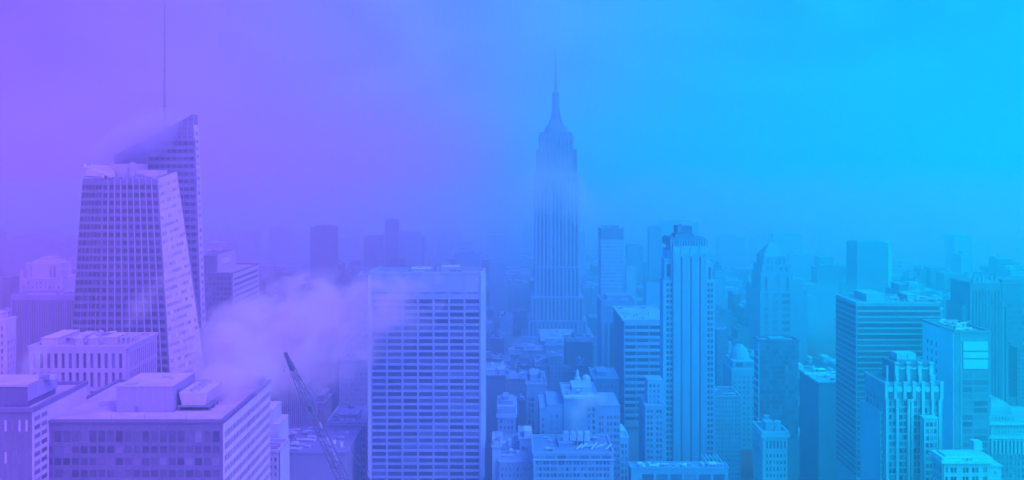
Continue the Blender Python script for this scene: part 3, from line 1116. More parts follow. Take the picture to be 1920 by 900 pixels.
b = Block('domed_block', 'pale hazy block with a low domed roof and two tall attic windows', 'apartment block', 1372, 1418, 692, 800, xfar=1356, tone=.74, u=.72)
b.windows('front', spans(5, .42, .05, .05), 706, 11, 5.5, 860, proud=.5)
b.windows('left', spans(4, .42, .05, .05), 706, 11, 5.5, 860, proud=.5)
cx, cyy = (b.x0 + b.x1) / 2, (b.y0 + b.y1) / 2
b.wall.box(b.x0 + 1.5, b.x1 - 1.5, b.y0 + 1.5, b.y1 - 1.5, b.z + .003, b.z + 7)
for k in (0, 1):
    MB().box(b.x0 + 4 + 9 * k, b.x0 + 11 + 9 * k, b.y0 + 1.2, b.y0 + 1.49, b.z + 2, b.z + 5.5).build('attic_window', glass_mat(.72, .36), b.root)
rx = (b.x1 - b.x0) / 2 - 1.8
MB().lathe(cx, cyy, [(rx, b.z + 7.005), (rx * .97, b.z + 9), (rx * .86, b.z + 12.5), (rx * .66, b.z + 16), (rx * .4, b.z + 18.5), (rx * .34, b.z + 19.5), (.2, b.z + 20)], 18).build('dome', wall_mat(.72, .7), b.root)
b.done(.40)

b = Block('dark_glass_tower', 'smooth dark glass tower with striped left edge, in front of the pyramid-topped tower', 'office tower', 1424, 1497, 641, 720, xfar=1415, tone=.38, u=.76)
b.windows('front', spans(12, .9, .01, .01), 648, 9.3, 7.6, 830, proud=.08, span_in=.02)
side, sw = MB(), []
q = b.face('left', 830)
q2 = Quad(*[p + Vector((-.35, 0, 0)) for p in q.p])
facade(side, sw, q2, [(.05, .95)], b.rows(660, 14.4, 10, 830), .4)
side.build('side_wall', wall_mat(.74, .9), b.root)
put_windows(b.root, sw, glass_mat(.74, .4, 0), 'window_band')
b.roof(.8, 2.0)
b.on_roof('penthouse', .3, .7, .2, .8, 2.0, .6)
b.done(.33, .03, gloss=.15, patch=.15)

# pyramid-topped tower
YR = 1100.0
u = .76
root = thing('pyramid_topped_tower', 'hazy stone tower with stepped shoulders and a pyramid roof', 'tower', (WX(1457, YR), YR + 20, 0))
w = MB()
pg = []
for (x0, x1, yt, yb, dy) in ((1425, 1490, 548, 700, 0), (1427, 1487, 512, 548, 2), (1430, 1485, 498, 512, 4), (1435, 1481, 482, 498, 7)):
    X0, X1 = WX(x0, YR), WX(x1, YR)
    w.box(X0, X1, YR + dy, YR + 46 - dy, 0 if yb == 700 else WZ(yb + 1, YR), WZ(yt, YR))
    q = Quad((X0, YR + dy, WZ(yb, YR)), (X1, YR + dy, WZ(yb, YR)), (X1, YR + dy, WZ(yt, YR)), (X0, YR + dy, WZ(yt, YR)))
    if yb == 700:
        facade(w, pg, q, [(.12, .22), (.38, .43), (.46, .51), (.62, .86)], spans(12, .6), .8)
    elif yb == 548:
        facade(w, pg, q, [(.12, .2), (.42, .58), (.8, .88)], [(.1, .8)], .8)
    else:
        facade(w, pg, q, spans(5, .45, .1, .1), [(.15, .75)], .6)
w.box(WX(1489, YR), WX(1512, YR), YR + 12, YR + 44, 0, WZ(527, YR))
w.box(WX(1510, YR), WX(1522, YR), YR + 16, YR + 44, 0, WZ(545, YR))
w.build('wall', wall_mat(u, .56), root)
put_windows(root, pg, glass_mat(u, .36), 'window')
pr = MB()
X0, X1 = WX(1434, YR), WX(1481.5, YR)
ax = WX(1455, YR)
pr.add([(X0, YR + 6, WZ(482, YR) + .01), (X1, YR + 6, WZ(482, YR) + .01), (X1, YR + 40, WZ(482, YR) + .01), (X0, YR + 40, WZ(482, YR) + .01),
        (ax - 2, YR + 22, WZ(457, YR)), (ax + 2, YR + 22, WZ(457, YR)), (ax + 2, YR + 24, WZ(457, YR)), (ax - 2, YR + 24, WZ(457, YR))],
       [(0, 1, 5, 4), (1, 2, 6, 5), (2, 3, 7, 6), (3, 0, 4, 7), (4, 5, 6, 7), (0, 3, 2, 1)])
pr.build('pyramid_roof', roof_mat(u, .62), root)
SKYLINE.append((1425, 1490, 500, YR))

# colonnaded block
b = Block('colonnaded_block', 'pale stone block with deep cornice over a row of tall columns', 'office block', 1430, 1476, 813, 600, xfar=1413, tone=.84, u=.755)
b.windows('front', spans(6, .55, .1, .04), 826, 18, 15, 845, proud=.7)
b.windows('left', spans(6, .45, .05, .05), 826, 18, 15, 845, proud=.7)
for sd, n in (('front', 6), ('left', 6)):
    q = b.face(sd, 960)
    v1 = 1 - (848 - 813) / 147
    q2 = Quad(q.at(0, 0), q.at(1, 0), q.at(1, v1), q.at(0, v1))
    facade(b.wall, b.wins, q2, spans(n, .5, .1 if sd == 'front' else .05, .04), spans(9, .58), .5)
MB().box(b.x0 - 1.6, b.x1 + 1.6, b.y0 - 1.6, b.y1, WZ(819, 600), WZ(814.5, 600)).build('cornice', wall_mat(.755, .9), b.root)
b.roof(.8, 1.8, over=1.0)
b.on_roof('penthouse', .25, .6, .3, .7, 5, .7)
MB().cyl(*b.pt(.75, .35), 2.4, 2.4, b.z + .15, b.z + 6.5, 14).build('water_tank', wall_mat(.755, .8), b.root)
MB().cyl(*b.pt(.45, .75), 2.0, 2.0, b.z + .15, b.z + 8.0, 14).build('water_tank', wall_mat(.755, .7), b.root)
b.plant_room(6, 44)
b.done(.38)

b = Block('blank_walled_block', 'plain windowless pale front between dark walls, its roof strewn with pale machinery', 'office block', 1535, 1604, 720, 620, xfar=1500, tone=.62, u=.815)
MB().box(b.x0 - .4, b.x0 - .004, b.y0 + .3, b.y1, 0, b.z).build('side_wall', wall_mat(.79, .38), b.root)  # shade of the left side put into its darker colour
MB().box(WX(1583, 620), WX(1600, 620), b.y0 - .4, b.y0 - .004, WZ(757, 620), b.z - 1).build('dark_panel', wall_mat(.82, .42), b.root)
for k in range(8):
    MB().box(WX(1586, 620), WX(1597, 620), b.y0 - .35, b.y0 - .004, WZ(773 + k * 12, 620), WZ(768 + k * 12, 620)).build('window', glass_mat(.82, .42), b.root)
b.roof(.9, 1.2)
b.plant_room(16, 51, hmax=3, tone=1.0)
b.done()

# chamfered slab
YW = 1250.0
b = Block('chamfered_slab', 'tall plain hazy slab with a pale chamfered right corner and ribbed top', 'tower', 1607, 1665, 455, YW, D=40, u=.85,
          mat=pattern_mat(.85, .48, .36, 2.2, 400.0, .45, 1.0))
ch, cg = MB(), []
X1 = b.x1
pA, pB = Vector((X1, YW, 0)), Vector((WX(1681, YW), YW + 14, 0))
zt2, zm = WZ(455, YW), WZ(474, YW)
ch.add([tuple(pA), tuple(pB), (pB.x, YW + 40, 0), (X1, YW + 40, 0)] + [(pA.x, pA.y, zt2), (pB.x - 2.2, pB.y, zt2), (pB.x - 2.2, YW + 40, zt2), (X1, YW + 40, zt2)],
       [(0, 1, 5, 4), (1, 2, 6, 5), (2, 3, 7, 6), (4, 5, 6, 7)])
q = Quad(pA, pB, Vector((pB.x - 1.7, pB.y, zm)), Vector((pA.x, pA.y, zm)))
facade(ch, cg, q, spans(2, .4, .1, .1), spans(46, .55, .0, 0), .5)
q = Quad(Vector((pA.x, pA.y, zm)), Vector((pB.x - 1.7, pB.y, zm)), Vector((pB.x - 2.2, pB.y, zt2)), Vector((pA.x, pA.y, zt2)))
facade(ch, cg, q, spans(3, .4, .1, .1), [(.1, .95)], .5)
ch.build('corner_wall', wall_mat(.87, .8), b.root)
put_windows(b.root, cg, glass_mat(.87, .45), 'window')
MB().box(b.x0 + 2, b.x1 - 2, YW + 3, YW + 30, b.z + .003, b.z + 2).build('penthouse', wall_mat(.85, .5), b.root)
b.done()

# the dark striped block on the right
b = Block('striped_dark_block', 'large dark block ringed by thin pale floor stripes, with a flat roof', 'office block', 1606, 1762, 570, 560, xfar=1568, tone=.58, u=.875)
wn = []
b.windows('front', [(.004, .996)], 574, 10.75, 7.7, 900, proud=.35, wins=wn)
b.windows('left', [(.01, .99)], 574, 10.75, 7.7, 900, proud=.35, wins=wn)
put_windows(b.root, wn, glass_mat(.875, .30, 0, .15, .12), 'window_band')
mul = MB()
for sd, n in (('front', 60), ('left', 20)):
    q = b.face(sd, 900)
    for k in range(1, n):
        mul.hexa(q.slab(k / n - .0012, k / n + .0012, 0, 1, .1, .28))
mul.build('mullions', metal_mat(.875, .36), b.root)
b.roof(.62, 1.3, .6)
b.on_roof('penthouse', .2, .42, .3, .9, 4.5, .6)
b.on_roof('penthouse', .70, .82, .3, .7, 4.0, .62)
b.plant_room(14, 61, (.55, .97), (.1, .85), 2.4, .6)
b.done()

# domed rooftop block behind it
b = Block('drum_roofed_block', 'hazy block with a drum-shaped rooftop, peeping over the dark striped block', 'office block', 1692, 1736, 547, 880, D=40, tone=.62, u=.89)
cx, cyy = WX(1722, 880), 900
MB().lathe(cx, cyy, [(8, b.z + .003), (8, b.z + 6.5), (7.2, b.z + 7.6), (.3, b.z + 8.2)], 18).build('drum', wall_mat(.89, .6), b.root)
for k in range(7):
    a = -math.pi / 2 + (k - 3) * .38
    MB().box(cx + 8.3 * math.cos(a) - .5, cx + 8.3 * math.cos(a) + .5, cyy + 8.3 * math.sin(a) - .4, cyy + 8.3 * math.sin(a) + .4, b.z + .005, b.z + 6).build('pier', wall_mat(.89, .75), b.root)
b.on_roof('penthouse', .02, .4, .2, .7, 6, .5)
b.tank(.35, .1, 2, 4, 5)
b.done()

# ------------------------------------------------------------------ ornate deco tower, bottom right
YD = 430.0
u = .885
b = Block('ornate_deco_tower', 'ornate pale tower of crested piers stepping up to a small rooftop box', 'tower', 1660, 1763, 722, YD, D=24, tone=.55, u=u)
dark = wall_mat(u, .40)
pier_x = [1660, 1678, 1698, 1706, 1735, 1758]
cols = [(1664.5, 1677), (1683, 1698), (1704, 1706.5), (1711.5, 1727), (1731, 1741), (1744, 1757)]
xs = [((a - 1660) / 103, (c - 1660) / 103) for a, c in ((1665, 1671), (1672.5, 1678.5), (1685, 1691.5), (1693, 1699.5), (1712.5, 1718.5), (1720, 1726), (1733, 1738), (1739.5, 1744.5), (1748, 1752), (1753.5, 1757.5))]
b.windows('front', xs, 752, 12.6, 9.0, 1010, proud=.5)
b.windows('left', spans(5, .5, .05, .05), 752, 12.6, 9.0, 1010, proud=.5)
pr = MB()
for px_ in (1660, 1679.2, 1700.3, 1707, 1727.3, 1745.3, 1758.5):
    X = WX(px_, YD)
    pr.box(X - .2, X + 1.1, YD - 1.35, YD - .505, 0, WZ(751, YD))
    pr.box(X - .35, X + 1.25, YD - 1.6, YD - .504, WZ(751, YD) + .003, WZ(747, YD))
pr.build('piers', wall_mat(u, .66), b.root)
# tall arcade below the crest
ar, ag = MB(), []
q = Quad((b.x0, YD, WZ(751, YD)), (b.x1, YD, WZ(751, YD)), (b.x1, YD, b.z), (b.x0, YD, b.z))
for k in range(7):
    a = b.x0 + (b.x1 - b.x0) * k / 6
    if k < 6:
        c = b.x0 + (b.x1 - b.x0) * (k + .5) / 6
        MB().box(c - .95, c + .95, YD - .9, YD - .71, WZ(748, YD), WZ(734, YD)).build('arcade_window', glass_mat(u, .32), b.root)
        ro = MB()
        n = 12
        ro.add([(c + 1.45 * math.cos(2 * math.pi * i / n), yy, WZ(729, YD) + 1.45 * math.sin(2 * math.pi * i / n)) for yy in (YD - 1.1, YD - .712) for i in range(n)],
               [(i, (i + 1) % n, n + (i + 1) % n, n + i) for i in range(n)] + [tuple(range(n))])
        ro.build('roundel', wall_mat(u, .72), b.root)
    ar.box(a - .8, a + .8, YD - 1.6, YD - .716, WZ(747, YD), b.z + 1.2)
    ar.box(a - 1.0, a + 1.0, YD - 1.8, YD - .5, b.z + 1.203, b.z + 2.0)
ar.build('crested_piers', wall_mat(u, .66), b.root)
# upper tier
zt = WZ(686, YD)
X0, X1 = WX(1678, YD + 5), WX(1747, YD + 5)
ut = MB().box(X0, X1, YD + 5, YD + 20, b.z + .1, zt)
uo = ut.build('upper_tier', wall_mat(u, .36), b.root)
for k in range(4):
    a = X0 + (X1 - X0) * (.03 + .313 * k)
    pm = MB().box(a - .75, a + .75, YD + 3.4, YD + 4.99, b.z + .1, zt - 5.5)
    pm.box(a - .9, a + .9, YD + 4.0, YD + 4.99, zt - 5.497, zt - .6)
    pm.box(a - 1.1, a + 1.1, YD + 3.8, YD + 5.3, zt + .004, zt + 1.0)
    pm.build('pier', wall_mat(u, .66), uo)
    if k < 3:
        sw_ = MB()
        n = 7
        for i in range(n):
            f0, f1 = i / n, (i + 1) / n
            d0 = -1.5 * math.sin(math.pi * f0)
            d1 = -1.5 * math.sin(math.pi * f1)
            w_ = (X1 - X0) * .313
            sw_.hexa([(a + w_ * f, y_, zz) for zz, y_ in ((0, YD + 4.5), (0, YD + 5.2), (1, YD + 4.5), (1, YD + 5.2)) for f in (f0, f1)])
            for j in range(-8, 0):
                x_, y_, z_ = sw_.v[j]
                f = f0 if abs(x_ - (a + w_ * f0)) < 1e-6 else f1
                base = zt - 1.0 - 1.5 * math.sin(math.pi * f)
                sw_.v[j] = (x_, y_, base - .35 if z_ == 0 else base + .35)
        sw_.build('swag', wall_mat(u, .74), uo)
for (px_, py_) in ((1665, 686), (1748, 694), (1753, 703), (1730, 690)):
    MB().bar((WX(px_, YD + 5), YD + 6, b.z + .2), (WX(px_, YD + 5), YD + 6, WZ(py_, YD + 6)), .55, n=6).build('finial', wall_mat(u, .72), uo)
MB().box(WX(1682, YD + 10), WX(1701.5, YD + 10), YD + 10, YD + 17, zt + 1.0, WZ(663, YD + 10)).build('rooftop_box', wall_mat(u, .66), uo)
MB().box(WX(1702.3, YD + 10), WX(1717, YD + 10), YD + 10, YD + 17, zt + 1.0, WZ(663, YD + 10)).build('rooftop_box', wall_mat(u, .66), uo)
MB().box(WX(1680, YD + 10), WX(1720, YD + 10), YD + 9, YD + 18, zt + .01, zt + .98).build('rooftop_base', wall_mat(u, .42), uo)
# left wing and right wing, projecting bay
lw, lg = MB(), []
X0, X1 = WX(1643, YD + 6), WX(1660, YD) - .02
lw.box(X0, X1, YD + 2, YD + 26, 0, WZ(775, YD + 2))
facade(lw, lg, Quad((X0, YD + 2, WZ(1000, YD)), (X1, YD + 2, WZ(1000, YD)), (X1, YD + 2, WZ(775, YD)), (X0, YD + 2, WZ(775, YD))), [(.2, .42), (.58, .8)], spans(18, .65), .4)
lw.box(X0 - .5, X1, YD + 1.3, YD + 26.4, WZ(775, YD + 2) + .003, WZ(772, YD + 2))
wo = lw.build('left_wing', wall_mat(u, .66), b.root)
put_windows(wo, lg, glass_mat(u, .36), 'window')
rw = MB().box(b.x1 + .55, WX(1772, YD), YD + 3, YD + 24, 0, WZ(752, YD))
rg2 = []
X0, X1 = b.x1 + .55, WX(1772, YD)
facade(rw, rg2, Quad((X0, YD + 3, WZ(1000, YD)), (X1, YD + 3, WZ(1000, YD)), (X1, YD + 3, WZ(752, YD)), (X0, YD + 3, WZ(752, YD))), [(.25, .75)], spans(20, .6), .4)
wo = rw.build('right_wing', wall_mat(u, .62), b.root)
put_windows(wo, rg2, glass_mat(u, .36), 'window')
bay, bg = MB(), []
X0, X1 = WX(1732, YD - 6), WX(1758, YD - 6)
bay.box(X0, X1, YD - 6, YD - 1.9, 0, WZ(785, YD - 6))
facade(bay, bg, Quad((X0, YD - 6, WZ(1000, YD)), (X1, YD - 6, WZ(1000, YD)), (X1, YD - 6, WZ(785, YD - 6)), (X0, YD - 6, WZ(785, YD - 6))), [(.12, .34), (.40, .62), (.70, .9)], spans(17, .66, 0, .02), .4)
bay.box(X0 - .4, X1 + .4, YD - 6.8, YD - 1.9, WZ(785, YD - 6) + .003, WZ(782.5, YD - 6))
bo = bay.build('projecting_bay', wall_mat(u, .66), b.root)
put_windows(bo, bg, glass_mat(u, .36, .15), 'window')
b.roof(.5, 1.0)
b.done(.35, .22)

# ------------------------------------------------------------------ block with three white panels
b = Block('panelled_block', 'dark fronted block with three white panels near the top and blank pale left wall', 'office block', 1790, 1855, 624, 500, xfar=1731, tone=.46, u=.95)
q = b.face('front', 900)
facade(b.wall, b.wins, q, [(.22, .50), (.54, .94)], b.rows(700, 13, 9, 900), .25)
for (y0_, y1_) in ((640, 657), (660, 671), (674, 691)):
    MB().box(WX(1805, 500), WX(1851, 500), b.y0 - .75, b.y0 - .26, WZ(y1_, 500), WZ(y0_, 500)).build('white_panel', wall_mat(.96, .74, .08), b.root)
MB().box(WX(1800, 500), WX(1802.5, 500), b.y0 - .6, b.y0 - .26, 0, b.z).build('corner_pier', wall_mat(.94, .62), b.root)
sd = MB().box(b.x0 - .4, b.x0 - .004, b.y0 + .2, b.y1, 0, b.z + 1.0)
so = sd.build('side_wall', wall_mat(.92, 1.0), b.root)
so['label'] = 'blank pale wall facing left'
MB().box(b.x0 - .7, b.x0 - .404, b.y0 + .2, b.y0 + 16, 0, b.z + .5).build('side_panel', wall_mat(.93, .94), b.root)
for r_ in range(10):
    for c_ in range(3):
        y = b.y0 + 20 + c_ * 5.5
        z = WZ(655 + r_ * 17, 500)
        MB().box(b.x0 - .5, b.x0 - .404, y, y + 1.6, z - 2.6, z).build('side_window', glass_mat(.92, .42), b.root)
b.roof(.5, 1.2)
b.plant_room(18, 71, hmax=2.5, tone=.7)
x, y = b.pt(.5, .2)
dv = MB().bar((x, y, b.z), (x, y, b.z + 4.5), .3)
dv.bar((x - 4, y, b.z + 3.2), (x + 3, y, b.z + 5.4), .25)
dv.build('davit_arm', metal_mat(.95, .8), b.root)
b.done(.36, .05)

# gothic crown
YG = 820.0
b = Block('spiked_tower', 'dark tower crowned by a row of six pointed spikes', 'tower', 1818, 1876, 530, YG, D=36, tone=.40, u=.96)
b.windows('front', spans(9, .5, .04, .04), 545, 400, 200, 760, proud=.9)
for px_ in (1828, 1837, 1845, 1852.5, 1860, 1869):
    X = WX(px_, YG)
    m = MB().taper((X - 2.2, X + 2.2, YG - .5, YG + 3.9), (X - .9, X + .9, YG + .8, YG + 2.6), b.z + .003, WZ(520, YG))
    m.taper((X - .9, X + .9, YG + .8, YG + 2.6), (X - .1, X + .1, YG + 1.6, YG + 1.8), WZ(520, YG) + .003, WZ(511.5, YG))
    m.build('spike', wall_mat(.96, .48), b.root)
b.wall.box(WX(1808, YG), b.x0 - .01, YG + 3, YG + 34, 0, WZ(572, YG))
b.wall.box(b.x1 + .01, WX(1882, YG), YG - 1.5, YG + 30, 0, WZ(566, YG))
b.wall.box(WX(1885, YG), WX(1890, YG), YG - 1, YG + 30, 0, WZ(575, YG))
b.done(.36, .02, name='window_strip')

b = Block('dark_slab', 'broad dark slab at the right edge, behind the spiked tower', 'office block', 1878, 1990, 533, 900, D=50, tone=.36, u=.98)
b.windows('front', spans(12, .85, .01, .01), 570, 11, 6.5, 760, proud=.2)
b.roof(.45, 1.0)
b.on_roof('penthouse', .1, .8, .2, .8, 3, .4)
b.done(.33, .02)

# domed classical block at right edge
YC = 600.0
b = Block('mansard_roofed_block', 'pale classical block with curved mansard roof and long colonnade, at right edge', 'office block', 1857, 1985, 794, YC, D=40, tone=.66, u=.98)
b.windows('front', spans(22, .38, .02, .02), 799, 9, 4.2, 815, proud=.4)
q = Quad((b.x0, YC, WZ(851, YC)), (b.x1, YC, WZ(851, YC)), (b.x1, YC, WZ(823, YC)), (b.x0, YC, WZ(823, YC)))
cg = []
facade(b.wall, cg, q, spans(17, .45, .02, .02), [(.02, .9)], 1.0)
put_windows(b.root, cg, glass_mat(.98, .42, 0), 'bay_window')
q = Quad((b.x0, YC, WZ(980, YC)), (b.x1, YC, WZ(980, YC)), (b.x1, YC, WZ(852, YC)), (b.x0, YC, WZ(852, YC)))
lw_, lg_ = MB(), []
facade(lw_, lg_, q, spans(16, .5, .02, .02), spans(11, .55), .45)
lw_.build('lower_wall', wall_mat(.98, .46), b.root)
put_windows(b.root, lg_, glass_mat(.98, .4, .05), 'window')
for (y0_, y1_, o_) in ((796, 793, 1.6), (822, 816, 1.4)):
    MB().box(b.x0 - o_, b.x1 + o_, b.y0 - o_, b.y0 - .3, WZ(y0_, YC), WZ(y1_, YC)).build('cornice', wall_mat(.98, .76), b.root)
dz0 = b.z
X0, X1 = WX(1861, YC), WX(1909, YC)
m = MB().box(X0, X1, YC + 4, YC + 30, dz0 + .003, WZ(781, YC))
wg = []
facade(m, wg, Quad((X0, YC + 4, dz0), (X1, YC + 4, dz0), (X1, YC + 4, WZ(781, YC)), (X0, YC + 4, WZ(781, YC))), spans(7, .35, .05, .05), [(.25, .7)], .4)
dm = m.build('attic', wall_mat(.98, .64), b.root)
put_windows(dm, wg, glass_mat(.98, .42), 'window')
mm = MB()
prev = None
for k in range(7):
    f = k / 6
    ins = 9.0 * (1 - math.cos(f * math.pi / 2)) * .8
    zz = WZ(781, YC) + .01 + 9.5 * math.sin(f * math.pi / 2)
    cur = (X0 + 1 + ins * .7, X1 - 1 - ins, YC + 5 + ins, YC + 29 - ins, zz)
    if prev:
        mm.taper(prev[:4], cur[:4], prev[4], cur[4])
    prev = cur
mm.build('mansard_roof', roof_mat(.98, .65), b.root)
b.roof(.7, .8)
b.done(.42)

# low classical block, bottom right
YL = 400.0
b = Block('cornice_block', 'pale low classical block with stepped cornice and a small square box on its roof', 'office block', 1769, 1856, 868, YL, xfar=1750, tone=.66, u=.945)
b.windows('front', [(.03, .08), (.14, .20), (.21, .27), (.40, .45), (.47, .53), (.60, .66), (.68, .74), (.84, .93)], 876, 17, 10, 960, proud=.5)
b.windows('left', spans(3, .6, .08, .08), 878, 17, 11, 960, proud=.5)
for (z0_, z1_, o_) in ((.1, 1.3, 1.6), (1.303, 2.6, .9)):
    MB().box(b.x0 - o_, b.x1 + o_, b.y0 - o_, b.y1 + o_, b.z + z0_, b.z + z1_).build('cornice', wall_mat(.945, .74), b.root)
MB().box(b.x0 + 1.2, b.x1 - 1.2, b.y0 + 1.2, b.y1 - 1, b.z + 2.603, b.z + 3.4).build('roof', roof_mat(.945, .8), b.root)
MB().box(WX(1826, 408), WX(1842, 408), 408, 412, b.z + 3.403, b.z + 7.4).build('rooftop_box', wall_mat(.95, .66), b.root)
for k in range(3):
    MB().box(WX(1802 + 7 * k, YL), WX(1807 + 7 * k, YL), b.y0 - .98, b.y0 - .903, b.z + 1.4, b.z + 2.4).build('attic_window', glass_mat(.945, .4), b.root)
m = MB().box(b.x1 + .6, WX(1877, YL + 2), YL + 2, b.y1 - 3, 0, WZ(874, YL + 2))
m.box(b.x1 + .6, WX(1877, YL + 2) + .5, YL + 1.4, b.y1 - 2.5, WZ(874, YL + 2) + .003, WZ(872, YL + 2))
wo = m.build('side_wing', wall_mat(.96, .66), b.root)
MB().box(WX(1864, YL + 2), WX(1868.5, YL + 2), YL + 1.85, YL + 1.99, WZ(889, YL + 2), WZ(883, YL + 2)).build('window', glass_mat(.96, .4), wo)
b.done(.32, .1)

# ------------------------------------------------------------------ bottom centre: masonry blocks
b = Block('masonry_block', 'pale masonry block at the bottom centre with rows of paired windows and a cluttered roof', 'apartment block', 1000, 1150, 851, 520, D=34, tone=.70, u=.56)
prs = []
for k in range(10):
    c = .03 + .094 * k
    prs += [(c, c + .032), (c + .043, c + .075)]
b.windows('front', prs, 864, 11.6, 7.4, 980, proud=.45)
for k in range(7):
    a = 1003 + 21 * k
    MB().box(WX(a, 520), WX(a + 17, 520), b.y0 - .62, b.y0 - .46, WZ(859.5, 520), WZ(853.5, 520)).build('loggia', glass_mat(.56, .48), b.root)
MB().box(b.x0 - .6, b.x1 + .6, b.y0 - 1.0, b.y0 - .46, WZ(862.3, 520), WZ(860.5, 520)).build('cornice', wall_mat(.56, .95), b.root)
b.roof(.62, 1.2)
b.on_roof('penthouse', .33, .5, .35, .8, 2.2, .6)
x0, y0 = b.pt(.40, .45)
for k in range(4):
    MB().box(x0 + k * 4.4, x0 + k * 4.4 + 3.2, y0, y0 + 6, b.z + 2.9, b.z + 7.6).build('cooling_unit', metal_mat(.56, .6 + .06 * k), b.root)
    MB().box(x0 + k * 4.4 - .4, x0 + k * 4.4 - .1, y0, y0 + 6, b.z + .16, b.z + 6.5).build('support', metal_mat(.56, .95), b.root)
x0, y0 = b.pt(.55, .22)
for k in range(7):
    MB().bar((x0 + k * 3, y0 + (k % 3) * 2, b.z + .4), (x0 + k * 3 + 4, y0 + 3 + (k % 2) * 2, b.z + 2.6), .5, n=6).build('air_duct', metal_mat(.56, .95), b.root)
b.plant_room(12, 81, hmax=2.2, tone=.75)
b.done(.38, .15)

b = Block('terraced_block', 'stepped pale masonry block behind wisps of steam, with a bright terrace on top', 'apartment block', 1057, 1121, 747, 585, D=40, tone=.66, u=.57)
b.windows('front', [(.70, .77), (.84, .91)], 764, 11.5, 7, 860, proud=.4)
for (x0, x1, yt, xs) in ((1121.1, 1163, 762, [(.06, .13), (.18, .25), (.40, .50), (.55, .65), (.72, .82), (.86, .95)]), (1026, 1056.9, 760, [(.2, .32), (.55, .67)]), (1012, 1025.9, 766, [(.3, .6)])):
    X0, X1 = WX(x0, 585), WX(x1, 585)
    b.wall.box(X0, X1, 586, 622, 0, WZ(yt, 585))
    facade(b.wall, b.wins, Quad((X0, 586, WZ(900, 585)), (X1, 586, WZ(900, 585)), (X1, 586, WZ(yt, 585)), (X0, 586, WZ(yt, 585))), xs,
           [((900 - y - 6.6) / (900 - yt), (900 - y) / (900 - yt)) for y in range(yt + 18, 890, 12)], .4)
    b.wall.box(X0 - .3, X1 + .3, 585.2, 586, WZ(yt, 585) + .003, WZ(yt - 2, 585))
MB().box(b.x0 + .3, b.x1 - .3, b.y0 - 1.2, b.y0 + 3, b.z + .003, b.z + 1.6).build('terrace', wall_mat(.57, 1.0), b.root)
b.roof(.9, 1.0)
b.on_roof('penthouse', .3, .9, .4, .9, 3, .85)
b.plant_room(8, 91)
b.done(.38, .15)

b = Block('lantern_topped_block', 'block topped by a pale slender lantern and a rounded pale rooftop drum', 'apartment block', 1072, 1116, 744, 650, D=26, tone=.8, u=.57)
X = WX(1083, 655)
MB().lathe(X, 658, [(4.2, b.z), (4.0, b.z + 5), (3.0, b.z + 6), (2.6, b.z + 12), (1.6, b.z + 13.5), (1.2, b.z + 17), (.2, b.z + 19)], 12).build('lantern', wall_mat(.57, 1.0), b.root)
X = WX(1100, 655)
MB().lathe(X, 660, [(3.6, b.z), (3.6, b.z + 10), (3.2, b.z + 12.5), (1.8, b.z + 14), (.2, b.z + 14.5)], 14).build('drum', wall_mat(.57, .95), b.root)
b.done()

b = Block('window_grid_block', 'grey-blue block of regular paired windows, left of the stepped terraces', 'apartment block', 987, 1024, 722, 650, D=40, tone=.66, u=.53)
b.windows('front', [(.1, .22), (.26, .38), (.58, .70), (.74, .86)], 745, 10.6, 7.2, 860, proud=.4)
b.roof(.7, 1.0)
b.on_roof('penthouse', .2, .7, .3, .8, 4.5, .7)
b.plant_room(6, 95)
b.tank(.8, .3)
b.done(.36, .1)

b = Block('corniced_tower', 'slim corniced tower with arched top windows, right of the white gridded slab', 'tower', 933, 967, 764, 600, D=28, tone=.74, u=.495)
b.windows('front', spans(4, .5, .1, .1), 787, 11, 7, 880, proud=.4)
for (y0_, y1_, o_) in ((783, 775, .9), (766, 763, .5)):
    MB().box(b.x0 - o_, b.x1 + o_, b.y0 - o_, b.y1 + o_, WZ(y0_, 600), WZ(y1_, 600)).build('cornice', wall_mat(.495, .9), b.root)
for k in range(6):
    x = b.x0 + (b.x1 - b.x0) * (k + .5) / 6
    MB().box(x - .5, x + .5, b.y0 - .3, b.y0 - .004, WZ(773.5, 600), WZ(767.5, 600)).build('attic_window', glass_mat(.495, .42), b.root)
b.roof(.7, .8)
b.on_roof('penthouse', .15, .85, .2, .8, 2.6, .7)
b.on_roof('penthouse', .3, .6, .3, .7, 5, .65)
b.done(.42, .1)

b = Block('blank_block', 'plain pale block with a single dark window, at the bottom between two masonry blocks', 'building', 974, 997, 823, 560, D=26, tone=.78, u=.51)
MB().box(WX(979, 560), WX(983.5, 560), b.y0 - .1, b.y0 - .004, WZ(843, 560), WZ(837.5, 560)).build('window', glass_mat(.51, .35), b.root)
b.roof(.8, .8)
b.on_roof('penthouse', .4, .95, .1, .5, 4.0, 1.0)
b.done()

b = Block('low_pale_block', 'low pale block with chimneys hugging the right foot of the white gridded slab', 'building', 923, 939, 839, 545, D=30, tone=.82, u=.485)
b.roof(.9, .8)
b.on_roof('chimney', .1, .3, .1, .3, 4, .8)
b.on_roof('chimney', .7, .9, .4, .6, 3, .7)
b.done()

b = Block('low_rooftop_block', 'low rooftop with small pale huts and tanks, left of the masonry block', 'building', 936, 998, 868, 540, D=60, tone=.72, u=.50)
b.windows('front', spans(8, .45, .03, .03), 876, 12, 7, 960, proud=.35)
b.roof(.85, 1.0)
b.plant_room(16, 101, hmax=4, tone=.95)
b.tank(.3, .4, 2, 4, 3, .8)
b.done(.42)

b = Block('side_block', 'narrow pale block with a bright sloped roof end, right of the stepped terraces', 'building', 1163, 1178, 822, 590, D=26, tone=.84, u=.61)
b.windows('front', [(.15, .4), (.58, .82)], 832, 12, 8, 920, proud=.35)
b.roof(1.0, .8)
b.on_roof('penthouse', .1, .7, .3, .9, 2.5, 1.0)
b.done(.38)

